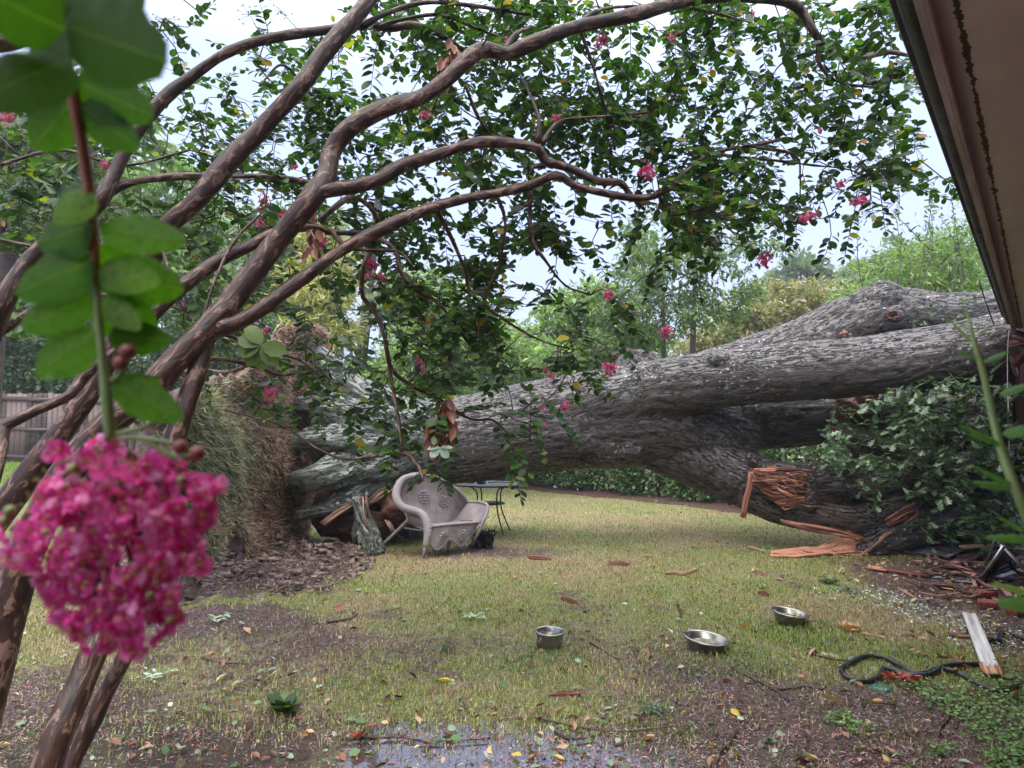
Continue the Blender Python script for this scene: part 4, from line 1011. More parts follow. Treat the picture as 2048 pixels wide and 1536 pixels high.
# ---- broken boards, bricks, window frame
WPAINT = mat_wood('white_painted_wood', (.50, .46, .43), (.74, .70, .68), .45, (2, 30, 30), .004); RED = mat_wood('red_brown_board', (.05, .018, .015), (.19, .06, .045), .5, (2, 25, 25))
RAW = mat_wood('fresh_broken_wood', (.30, .11, .05), (.60, .30, .15), .6); GREY = paint('grey_sheet', (.11, .115, .125), .35, var=.4); ALU = paint('aluminium', (.52, .53, .55), .32, .9, var=.2)
BRK = mat_wood('red_brick', (.14, .03, .022), (.30, .075, .05), .7, (20, 20, 20), .01); YEL = mat_wood('split_pine', (.45, .25, .11), (.66, .45, .25), .6)
def board(name, a, b2, w, t, mat, lab, cat='board', jag=(.0, .05), dz=(.02, .02), up=(0, 0, 1), tip=None, rn=0.0):
    p = G(*a); q = G(*b2); p[2] += dz[0]; q[2] += dz[1]
    th = thing(name, lab, cat, tuple((p + q) / 2)) if tip else None
    mb = MB().plank(p, q, w, t, up, jag, rn); o = mb.build('board' if tip else name, mat, th, False)
    if tip:
        mb = MB(); T_ = (q - p) / np.linalg.norm(q - p); Wd = np.cross(T_, [0, 0, 1])
        r = random.Random(int(a[0]))
        for k in range(7):
            s = (k / 6 - .5) * w; e_ = q if tip > 0 else p; dr = T_ * (1 if tip > 0 else -1)
            mb.tube([e_ + Wd * s - dr * .10, e_ + Wd * s + dr * r.uniform(.0, .05), e_ + Wd * s * .8 + dr * r.uniform(.04, .14) + np.array([0, 0, r.uniform(-.01, .02)])], [t * .5, t * .4, .002], 5, .04, rn=r.random())
        mb.build('splintered_end', RAW, th)
        return th
    return tag(o, lab, cat)
board('white_board', (1938, 1243), (1984, 1352), .085, .022, WPAINT, 'long white painted board with a splintered end lying on the soil', jag=(.06, .14), dz=(.06, .03), tip=1)
board('rotten_board', (1755, 1141), (1858, 1157), .09, .03, RED, 'long dark split board pointing towards the torn limb at the left of the wreckage', jag=(.1, 0), tip=-1)
board('red_board', (1898, 1140), (1992, 1108), .11, .04, RED, 'thick red brown board tilted up behind the aluminium frame', dz=(.03, .10), rn=.2)
board('orange_board', (1925, 1120), (2010, 1116), .08, .03, YEL, 'orange split pine board lying on top of the wreckage', dz=(.14, .14))
board('pine_board', (1985, 1122), (2080, 1118), .09, .04, RAW, 'raw pine board at the right edge of the wreckage', dz=(.10, .12))
board('thin_lath', (1914, 1147), (1992, 1192), .03, .012, RED, 'thin reddish lath leaning towards the bricks', dz=(.06, .04), rn=.0)
board('thin_lath', (1870, 1178), (1946, 1190), .035, .015, RAW, 'thin orange lath lying flat in front of the bricks', dz=(.02, .02))
board('wood_scrap', (1897, 1274), (1948, 1276), .05, .02, RED, 'small red brown wood scrap at the foot of the white board', dz=(.015, .015), tip=1)
board('wood_scrap', (1940, 1252), (1942, 1272), .05, .03, BRK, 'short dark red block beside the top of the white board', dz=(.02, .02))
board('grey_panel', (1842, 1118), (1985, 1088), .5, .02, GREY, 'dark grey roof sheet sloping under the fallen leaves', 'panel', dz=(.04, .22), jag=(.1, .1))
board('dark_panel', (1900, 1166), (2070, 1140), .5, .02, paint('black_sheet', (.03, .03, .033), .2), 'black sheet lying flat under the aluminium frame', 'panel', dz=(.01, .02), jag=(.2, .1))
mb = MB()
for k in range(150):
    p = G(rnd.uniform(1840, 2080), rnd.uniform(1110, 1215)); a = rnd.uniform(0, 3.14); l = rnd.uniform(.04, .26)
    dv = np.array([math.cos(a), math.sin(a), rnd.uniform(-.1, .25)]) * l
    mb.plank(p + np.array([0, 0, .02 + rnd.random() * .06]), p + dv + np.array([0, 0, .03 + rnd.random() * .05]), rnd.uniform(.01, .045), rnd.uniform(.005, .014), (rnd.uniform(-.4, .4), rnd.uniform(-.4, .4), 1), (.03, .06), rnd.random(), 4)
tag(mb.build('splinter_rubble', mat_wood('rubble_wood', (.035, .016, .014), (.22, .10, .075), .6, (3, 30, 30)), None, False), kind='stuff')
fr = thing('window_frame', 'bent aluminium window frame with a dark pane standing in the wreckage', 'frame', tuple(G(1960, 1165)))
def bar(a, b2, w=.03):
    MB().plank(a, b2, w, .02, (.3, -1, .2), (0, 0)).build('frame_bar', ALU, fr, False)
A1, A2, A3, A4 = G(1957, 1170) + np.array([0, 0, .02]), P(2008, 1092, 6.3), G(2040, 1150) + np.array([0, 0, .05]), P(1985, 1080, 6.6)
bar(A1, A2, .035); bar(A1, A3, .03); bar(G(1967, 1140), P(1990, 1078, 6.5), .02); bar(A2 + np.array([0, .05, 0]), P(2060, 1150, 6.2), .02)
MB().add(np.array([A1 + [.02, .03, .01], A2 + [0, .03, -.02], P(2052, 1100, 6.4), A3 + [0, .03, .01]]), [(0, 1, 2, 3)]).grid([[A1 + [.02, .034, .01], A2 + [0, .034, -.02]], [A3 + [0, .034, .01], P(2052, 1100, 6.404)]]).build('pane', paint('dark_glass', (.05, .055, .06), .08), fr, False)
for px, py, w, lab, rz in ((1966, 1196, .20, 'red brick at the foot of the frame, the leftmost one', .1), (1976, 1217, .13, 'half a red brick just in front of the leftmost brick', -.4), (2042, 1228, .20, 'red brick at the right edge beside the pipe end', .3)):
    c = G(px, py, .03); cs_, sn_ = math.cos(rz), math.sin(rz)
    mb = MB(); mb.box(c, (w, .095, .062), [[cs_, sn_, 0], [-sn_, cs_, .08], [0, -.08, 1]]); ob = mb.build('brick', BRK, None, False)
    bv = ob.modifiers.new('b', 'BEVEL'); bv.width = .006; bv.segments = 2; tag(ob, lab, 'brick')
board('white_chip', (1917, 1296), (1930, 1296), .04, .004, WPAINT, 'small white paint chip on the soil left of the white board', 'chip', dz=(.02, .02))

# ---- twigs, chips and larger leaves one can point to
def stick(pts, r, lab, side=None, mat=TWIG, name='twig', dz=.012):
    q = gpts(pts, dz); mb = MB(); mb.tube(q, np.linspace(r, r * .45, len(q)), 6, .04, r * .3)
    for s_ in (side or []): mb.tube(gpts(s_, dz), [r * .55, r * .4, r * .25][:len(s_)] if len(s_) < 4 else r * .4, 5, .04)
    return tag(mb.build(name, mat), lab, 'twig')
stick([(1462, 1338), (1508, 1362), (1550, 1384), (1592, 1414)], .008, 'long straight forked dark twig running down right of the middle bowl', [[(1510, 1363), (1496, 1372), (1484, 1378)], [(1510, 1366), (1535, 1392), (1568, 1400)]])
stick([(1555, 1382), (1590, 1381), (1612, 1375), (1645, 1383), (1653, 1370), (1648, 1340)], .007, 'dark curved twig bent like a hook left of the pipe loop')
stick([(1838, 1350), (1862, 1370), (1888, 1400), (1896, 1440), (1880, 1462), (1878, 1480)], .010, 'crooked branch hanging down from the pipe into the ground cover', [[(1790, 1372), (1850, 1402), (1918, 1428)]], CRAPE)
stick([(1614, 1310), (1660, 1321), (1712, 1327)], .008, 'straight reddish twig touching the left end of the pipe loop', None, CRAPE)
stick([(1714, 1398), (1740, 1408), (1790, 1414)], .006, 'short dark twig below the green valve cover')
stick([(1070, 1440), (1180, 1462), (1260, 1467), (1345, 1458)], .006, 'very long thin dark twig lying across the mud at the bottom')
stick([(1110, 1470), (1140, 1484), (1190, 1478)], .012, 'short thick dark stick at the edge of the puddle', None, CRAPE)
stick([(1475, 1465), (1455, 1495), (1440, 1510), (1434, 1532)], .009, 'grey crooked stick in the pink petals at the bottom', None, CRAPE)
stick([(402, 1310), (440, 1328), (500, 1332), (545, 1334)], .007, 'thin bent twig on the grass right of the leaning stems')
stick([(655, 1248), (700, 1240), (716, 1228)], .010, 'small grey twig with a broken tip on the lawn')
stick([(1180, 1288), (1215, 1310), (1240, 1325)], .007, 'dark twig between the small pot and the middle bowl')
stick([(1355, 1210), (1362, 1232), (1358, 1245)], .012, 'short upright dark stick stump behind the middle bowl', None, CRAPE)
stick([(685, 1484), (800, 1478), (850, 1488), (980, 1482)], .009, 'dark stick half lying in the puddle', None, CRAPE)
CHIP = mat_wood('bark_strip', (.20, .09, .06), (.50, .30, .21), .6); RCH = mat_wood('dark_bark_strip', (.10, .03, .02), (.26, .09, .06), .5)
def chip(pts, w, lab, mat=CHIP):
    q = gpts(pts, .02); mb = MB(); mb.tube(q, [w * .4] + [w] * (len(q) - 2) + [w * .3], 7, .03, w * .5, int(pts[0][0]), flat=.18); return tag(mb.build('bark_strip', mat), lab, 'bark strip')
chip([(1330, 1151), (1350, 1149), (1368, 1152), (1395, 1142)], .022, 'pale pink torn bark strip with a raised tip on the lawn below the trunk')
chip([(1218, 1130), (1240, 1132), (1258, 1133)], .03, 'dark red bark strip on the lawn in the middle distance', RCH)
chip([(1284, 1115), (1298, 1116), (1308, 1117)], .02, 'small white wood chip in the middle of the lawn')
chip([(1495, 1098), (1505, 1100), (1530, 1107)], .018, 'white splinter left of the torn slab')
chip([(1508, 1146), (1520, 1150), (1535, 1154)], .035, 'orange torn wood chip in front of the torn slab')
chip([(1552, 1162), (1560, 1163), (1567, 1165)], .03, 'small orange wood chip right of the larger orange one')
chip([(1516, 1190), (1527, 1192), (1540, 1195)], .03, 'red brown bark piece between the torn slab and the farthest bowl', RCH)
chip([(1122, 1200), (1140, 1206), (1160, 1214)], .03, 'dark red bark strip on the grass left of the bowls', RCH)
chip([(1055, 1118), (1075, 1120), (1102, 1122)], .03, 'long orange bark strip on the grass right of the cat', RCH)
chip([(1095, 1398), (1130, 1395), (1168, 1396)], .02, 'long red bark strip lying in the muddy foreground', RCH)
BIGL = {'brown': [(0, (.22, .08, .04)), (1, (.30, .12, .06))], 'tan': [(0, (.48, .26, .15)), (1, (.56, .32, .18))], 'yellow': [(0, (.55, .42, .04)), (1, (.62, .5, .06))], 'pale': [(0, (.55, .48, .33)), (1, (.62, .55, .4))], 'mint': [(0, (.38, .48, .36)), (1, (.45, .55, .42))], 'red': [(0, (.26, .05, .03)), (1, (.34, .07, .04))]}
LM = {k: mat_leaf('leaf_' + k, v, .4, .15) for k, v in BIGL.items()}
LEAFL = ([(0, 0, 0), (-.13, .3, .04), (-.1, .7, .03), (0, 1, -.15), (.1, .7, .03), (.13, .3, .04), (0, .35, -.01), (0, .7, -.03)], [(0, 6, 1), (1, 6, 7, 2), (2, 7, 3), (0, 5, 6), (5, 4, 7, 6), (4, 3, 7)])
def bigleaf(px, py, s, col, lab, k=1, t=CURL):
    c = G(px, py, .015); a = rng.random(k) * 6.28; q = c + rng.normal(0, (.4 if k == 1 else .28) * s, (k, 3)) * np.array([1, 1, .25]) * (k > 1); s = s * (1 if k == 1 else .62); q[:, 2] = np.abs(q[:, 2] - c[2]) + c[2]
    o = scatter('fallen_leaf' if k == 1 else 'leaf_sprig', t, q, np.stack([np.cos(a), np.sin(a), .1 + .2 * rng.random(k)], -1), np.tile([0, 0, 1.0], (k, 1)) + rng.normal(0, .3, (k, 3)), s * (.7 + .4 * rng.random(k)), LM[col] if col in LM else col)
    return tag(o, lab, 'leaf' if k == 1 else 'sprig')
bigleaf(905, 1368, .085, 'yellow', 'bright yellow leaf in the mud left of the small pot')
bigleaf(1500, 1258, .14, 'tan', 'large curled tan leaf between the middle and farthest bowls')
bigleaf(1345, 1272, .10, 'pale', 'pale curled leaf touching the left of the middle bowl')
bigleaf(728, 1474, .15, 'red', 'large red brown leaf standing up in the puddle')
bigleaf(500, 1272, .13, 'tan', 'tan crumpled leaf in the grass right of the mud heap')
bigleaf(672, 1228, .10, 'red', 'dark red leaf on the lawn left of the loveseat')
bigleaf(432, 1370, .11, 'pale', 'cream coloured leaf standing in the grass right of the stems')
bigleaf(363, 1500, .10, 'pale', 'pale yellow leaf lying on wet mud at the bottom')
bigleaf(243, 1497, .10, 'brown', 'brown curled leaf on wet mud beside the leaning stems')
bigleaf(1738, 1410, .09, 'tan', 'orange tan leaf directly below the valve cover')
bigleaf(1686, 1412, .12, 'tan', 'long orange leaf left of the valve cover')
bigleaf(1480, 1440, .09, 'yellow', 'small yellow leaf in the pink petals')
bigleaf(1285, 1480, .10, 'tan', 'pinkish tan leaf lying flat at the bottom middle')
bigleaf(945, 1238, .13, 'mint', 'pale green leafy sprig on the lawn left of the small pot', 14, LEAFL)
bigleaf(440, 1248, .13, 'mint', 'pale green leafy sprig beside the mud heap', 14, LEAFL)
bigleaf(320, 1360, .12, 'mint', 'mint green leafy sprig in the grass right of the stems', 14, LEAFL)
bigleaf(1660, 1168, .12, OAKL, 'green oak leaf sprig on the lawn before the wreckage', 40, LOBE)
bigleaf(1700, 1185, .11, OAKL, 'smaller green oak leaf sprig nearer the wreckage', 22, LOBE)
bigleaf(1300, 1425, .10, OAKL, 'grey green drooping leaf clump in the pink petals', 22, LEAFL)
bigleaf(893, 1300, .08, OAKL, 'dark upright leaf clump in the mud left of the small pot', 22, LEAFL)
bigleaf(1700, 1262, .11, 'tan', 'heap of curled brown leaves right of the farthest bowl', 26)
bigleaf(1800, 1368, .12, 'red', 'heap of dark red brown leaves inside the pipe bend', 22)
# weed tuft
c = G(565, 1425); k = 26; a = rng.random(k) * 6.28
tag(scatter('weed_tuft', OVAL, np.tile(c, (k, 1)) + rng.normal(0, .008, (k, 3)) * [1, 1, 0], np.stack([np.cos(a), np.sin(a), .3 + 1.2 * rng.random(k)], -1), np.stack([-np.cos(a), -np.sin(a), np.ones(k)], -1), .07 + .05 * rng.random(k), mat_leaf('weed_leaf', [(0, (.02, .05, .015)), (.6, (.05, .10, .03)), (.85, (.15, .2, .03)), (1, (.5, .45, .05))], .4, .2)), 'dark green rosette weed with yellow tips by the puddle', 'weed')

# ================================================================== HOUSE EAVE
def onz(px, py, z):
    r = ray(px, py); t = (z - CAMZ) / r[2]; return np.array([0, 0, CAMZ]) + r * t
ZE = 2.45
E0 = onz(1838, 0, ZE); E1 = onz(2026, 655, ZE); ed = (E1 - E0) / np.linalg.norm(E1 - E0); en = np.array([ed[1], -ed[0], 0])
Es = E0 - ed * 4.0; Lh = np.linalg.norm(E1 - Es)
house = thing('house', 'house corner with a peeling brown eave crushed by the fallen oak', 'house', (float(E1[0] + en[0]), float(E1[1] + en[1]), 0))
m, n, b, o = newmat('soffit_paint'); bc = attr(n, 'bc')
t = noisen(n, mapping(n, bc, (1.5, 1.5, 1)), 2.0, 4); c = rampn(n, t, [(.35, (.57, .50, .455)), (.65, (.66, .59, .54))])
# a ragged peeling seam that runs along the board near the edge
sp = node(n, 'ShaderNodeSeparateXYZ'); n.links.new(bc, sp.inputs[0])
wv = math_(n, 'MULTIPLY', math_(n, 'SUBTRACT', noisen(n, mapping(n, bc, (16, 0, 0)), 1.0, 6, .8), .5), .045)
dd_ = math_(n, 'ABSOLUTE', math_(n, 'SUBTRACT', math_(n, 'ADD', sp.outputs[1], wv), .075))
lim = math_(n, 'MULTIPLY', math_(n, 'POWER', noisen(n, mapping(n, bc, (14, 9, 0)), 1.0, 4, .8), 3.0), .05)
pk_ = math_(n, 'LESS_THAN', dd_, lim); c = mixc(n, pk_, c, (.05, .018, .014))
n.links.new(c, b.inputs['Base Color']); b.inputs['Roughness'].default_value = .6; bump(n, b, t, .004); SOF = m
NS = 60; X = []; B = []
ragged = [Lh + .25 * math.sin(k * .9) * .3 + (.0 if k < 3 else .25 + .12 * math.sin(k * 2.1)) for k in range(9)]
for i in range(NS + 1):
    row = []; rb = []
    for k in range(9):
        w_ = .03 + k / 8 * 1.0; s_ = ragged[k] * i / NS; p = Es + ed * s_ + en * w_; row.append(p + np.array([0, 0, .004 * math.sin(s_ * 3) - (.05 * hs(s_, Lh - .8, Lh + .3) * k / 8)])); rb.append((s_, w_, 0))
    X.append(row); B.append(rb)
MB().grid(X, B, 0, -.015).build('soffit', SOF, house)
TRIM = mat_wood('fascia_paint', (.28, .22, .19), (.45, .37, .33), .55, (2, 20, 20), .004); DKM = mat_wood('dark_gutter', (.022, .026, .028), (.075, .085, .09), .45, (3, 8, 8), .004)
MB().plank(Es + np.array([0, 0, .05]) + en * .012, E1 + ed * .9 + np.array([0, 0, .0]) + en * .012, .03, .16, (0, 0, 1), (0, .3)).build('fascia', TRIM, house, False)
X = []; pr = [(-.004, .10), (-.006, -.003), (-.02, -.012), (-.040, .0), (-.048, .03), (-.046, .09), (-.040, .10)]
for i in range(40):
    s_ = (Lh - .35) * i / 39; X.append([Es + ed * s_ + en * w_ + np.array([0, 0, z_ + .002 * math.sin(s_ * 9)]) for w_, z_ in pr])
MB().grid(X, None, 0, .004).build('gutter', DKM, house)
mb = MB()
for k in range(46):
    s_ = Lh - rnd.random() ** 2 * 2.4 - .05; q = Es + ed * s_ + en * rnd.uniform(-.0, .03) + np.array([0, 0, rnd.uniform(-.05, -.0)]); a = rnd.uniform(.004, .014); mb.ball(q, (a, a, a * .5), u=5, v=6, wob=.8, seed=k)
mb.build('paint_flakes', WPAINT, house)
mb = MB()
for k in range(1, 8):
    s_ = Lh - k * .95; p = Es + ed * s_ + np.array([0, 0, -.002]); mb.box(p + en * .53, (.006, .98, .006), [ed, en, [0, 0, 1]])
mb.build('board_joint', DKM, house, False)
for k in range(26):
    s_ = Lh - .12 - k * .22; p = Es + ed * s_ + en * (.06 + .004 * math.sin(k * 7)) + np.array([0, 0, .0]); MB().ball(p, (.0045, .0045, .003), u=5, v=7).build('nail_head', DKM, house)
for k in range(7):
    s_ = Lh - .8 - k * .6; p = Es + ed * s_ - en * .022 + np.array([0, 0, -.014]); MB().box(p, (.022, .058, .005), [ed, en, [0, 0, 1]]).build('gutter_bracket', GREY, house, False)
# roof slope above, wall behind, broken rafters at the end
SHG = mat_simple('roof_shingle', (.07, .065, .06), .85, var=.4, scale=20, bumpd=.01, src=None)
ra = [Es - en * .09 + np.array([0, 0, .13]), E1 + ed * .1 - en * .09 + np.array([0, 0, .13])]
MB().grid([[ra[0], ra[0] + en * 4 + np.array([0, 0, 1.5])], [ra[1], ra[1] + en * 4 + np.array([0, 0, 1.5])]], None, 0, .03).build('roof', SHG, house, False)
MB().box(Es + ed * (Lh / 2) + en * 1.12 + np.array([0, 0, -ZE / 2 + .05]), (Lh, .2, ZE + .1), [ed, en, [0, 0, 1]]).build('wall', mat_wood('wall_brick', (.16, .05, .04), (.28, .11, .08), .8, (6, 6, 12)), house, False)
for (a, b2, w) in ((P(2024, 668, 7.0), P(2150, 700, 6.6), .10), (P(2028, 735, 7.0), P(2110, 640, 6.5), .09), (P(2012, 690, 7.3), P(2110, 668, 7.0), .07), (P(2034, 640, 7.4), P(2038, 790, 7.4), .12), (P(2050, 700, 7.2), P(2200, 860, 6.8), .14)):
    MB().plank(a, b2, w, .045, (.2, -1, .2), (.05, .05)).build('broken_rafter', RED, house, False)
MB().plank(P(2000, 640, 7.6), P(2034, 752, 7.3), .04, .03, (.5, -1, 0), (.03, .05)).build('broken_fascia', TRIM, house, False)
MB().box(P(2110, 800, 7.6), (.85, .1, 1.6)).build('broken_soffit', paint('dark_hollow_wood', (.10, .05, .04), .7), house, False)
mb = MB(); mb.tube([P(2018, 660, 6.9), P(2015, 720, 6.9), P(2017, 830, 6.9), P(2019, 905, 6.9)], .004, 5, .05); mb.build('loose_wire', WPAINT, house)
mb = MB(); mb.tube([P(1958, 560, 6.4), P(1970, 600, 6.45), P(1988, 650, 6.5)], .006, 5, .05); mb.build('loose_wire', BLK, house)
mb = MB(); mb.tube([P(2035, 790, 6.9), P(2020, 805, 6.9), P(2016, 830, 6.9), P(2020, 900, 6.85)], [.012, .010, .008, .004], 6, .03, .004); mb.build('loose_wire', CRAPE, house)
# ================================================================== CRAPE MYRTLE OVERHEAD
cm = thing('crape_myrtle', 'leaning multi-stemmed crape myrtle with pink blossom spreading over the lawn', 'tree', tuple(G(60, 1680)))
def stem(lst, name='branch', seg=14, wob=.010, seed=1):
    q = [P(a[0], a[1], a[2]) for a in lst]; r = [M(a[3] / 2, a[2]) for a in lst]
    MB().tube(q, [x * (.72 if r[0] > .045 else .8) for x in r], seg, .03, wob, seed).build(name, CRAPE, cm); NODES.extend(list(catmull(np.array(q), .12))); return q
NODES = []
stem([(-60, 1500, 2.5, 118), (0, 1265, 2.6, 104), (60, 1085, 2.65, 88), (125, 960, 2.7, 84), (205, 860, 2.75, 80), (290, 790, 2.8, 76), (360, 710, 2.85, 72), (425, 645, 2.9, 70), (485, 575, 2.95, 64), (555, 480, 3.0, 58), (620, 400, 3.0, 60), (652, 355, 3.05, 54), (662, 305, 3.1, 48), (700, 255, 3.1, 50), (770, 215, 3.15, 50), (840, 195, 3.2, 46), (890, 160, 3.2, 42), (960, 100, 3.25, 42), (1015, 108, 3.3, 36), (1060, 88, 3.3, 42), (1150, 55, 3.4, 40), (1260, 32, 3.5, 40), (1340, 10, 3.6, 36), (1440, -8, 3.7, 34), (1560, 0, 3.8, 30), (1600, 20, 3.9, 26), (1625, 60, 3.9, 20), (1655, 98, 4.0, 18), (1710, 116, 4.0, 14), (1780, 104, 4.1, 12), (1840, 118, 4.1, 8)], 'trunk', 18, .012, 1)
stem([(640, 385, 3.0, 44), (690, 376, 3.05, 42), (750, 362, 3.1, 40), (810, 330, 3.15, 38), (880, 308, 3.2, 34), (950, 286, 3.25, 32), (1020, 286, 3.3, 30), (1075, 298, 3.3, 28), (1092, 322, 3.35, 24), (1140, 337, 3.4, 22), (1195, 362, 3.4, 20), (1240, 366, 3.45, 20), (1262, 392, 3.5, 14), (1290, 420, 3.5, 7)], seed=2)
stem([(425, 655, 2.9, 56), (470, 648, 2.9, 44), (530, 612, 2.95, 42), (600, 560, 3.0, 38), (690, 497, 3.05, 36), (770, 455, 3.1, 34), (850, 420, 3.15, 32), (930, 398, 3.2, 30), (1000, 385, 3.25, 28), (1060, 370, 3.3, 26), (1112, 350, 3.3, 24), (1150, 372, 3.35, 22), (1210, 386, 3.4, 20), (1270, 396, 3.45, 18), (1320, 388, 3.5, 16), (1370, 345, 3.6, 12), (1420, 308, 3.7, 10), (1500, 292, 3.8, 8), (1560, 280, 3.9, 5)], seed=3)
stem([(-40, 1080, 3.0, 82), (30, 985, 3.05, 74), (110, 880, 3.1, 66), (185, 775, 3.15, 60), (245, 650, 3.2, 56), (290, 545, 3.2, 54), (330, 460, 3.2, 56), (390, 405, 3.2, 56), (455, 325, 3.25, 56), (520, 260, 3.3, 54), (590, 185, 3.3, 52), (650, 105, 3.35, 50), (705, 40, 3.4, 48), (760, -30, 3.5, 46)], 'trunk', 16, .010, 4)
stem([(-40, 720, 3.2, 62), (10, 600, 3.2, 54), (60, 520, 3.25, 44), (130, 455, 3.3, 46), (195, 405, 3.3, 52), (228, 350, 3.35, 38), (262, 280, 3.4, 38), (320, 205, 3.45, 36), (390, 148, 3.5, 32), (470, 98, 3.5, 30), (560, 73, 3.55, 28), (640, 62, 3.6, 27), (730, 50, 3.6, 24), (780, 56, 3.65, 22), (830, 50, 3.7, 18), (880, 70, 3.7, 15), (925, 100, 3.8, 12)], 'trunk', 14, .008, 5)
stem([(215, 385, 3.35, 30), (260, 366, 3.4, 20), (340, 354, 3.45, 17), (430, 352, 3.5, 15), (550, 354, 3.55, 14), (640, 372, 3.6, 12), (720, 400, 3.6, 10), (790, 445, 3.7, 9)], seed=6)
stem([(300, 640, 3.0, 30), (345, 590, 3.0, 34), (400, 545, 3.05, 34), (440, 520, 3.1, 32), (500, 492, 3.15, 28), (560, 462, 3.2, 22), (625, 455, 3.25, 18), (665, 466, 3.3, 18), (690, 492, 3.3, 15), (730, 500, 3.35, 10), (800, 505, 3.4, 8), (830, 540, 3.4, 6)], seed=7)
stem([(-60, 900, 2.6, 44), (10, 850, 2.65, 36), (70, 822, 2.7, 32), (140, 790, 2.75, 30), (165, 755, 2.8, 30), (200, 725, 2.8, 26), (240, 690, 2.85, 18), (262, 640, 2.9, 12)], seed=8)
stem([(6, 852, 2.65, 30), (0, 900, 2.6, 28), (-20, 980, 2.5, 28)], seed=9)
stem([(420, 660, 2.95, 40), (395, 740, 2.9, 48), (365, 830, 2.85, 50), (325, 940, 2.8, 50), (290, 1060, 2.75, 46), (268, 1180, 2.75, 40), (262, 1280, 2.72, 38), (205, 1400, 2.68, 38), (145, 1530, 2.62, 40), (110, 1640, 2.55, 44)], 'trunk', 14, .008, 10)
stem([(150, 1080, 2.7, 70), (205, 1180, 2.68, 66), (200, 1270, 2.6, 74), (158, 1375, 2.5, 76), (104, 1500, 2.4, 80), (62, 1640, 2.35, 86)], 'trunk', 16, .012, 11)
stem([(-40, 690, 3.6, 30), (20, 650, 3.6, 24), (90, 610, 3.6, 20), (180, 590, 3.6, 14), (300, 600, 3.7, 16), (380, 625, 3.7, 12)], seed=12)
stem([(-50, 90, 3.0, 60), (30, 80, 3.0, 50), (100, 50, 3.0, 44), (180, 0, 3.0, 40)], seed=13)
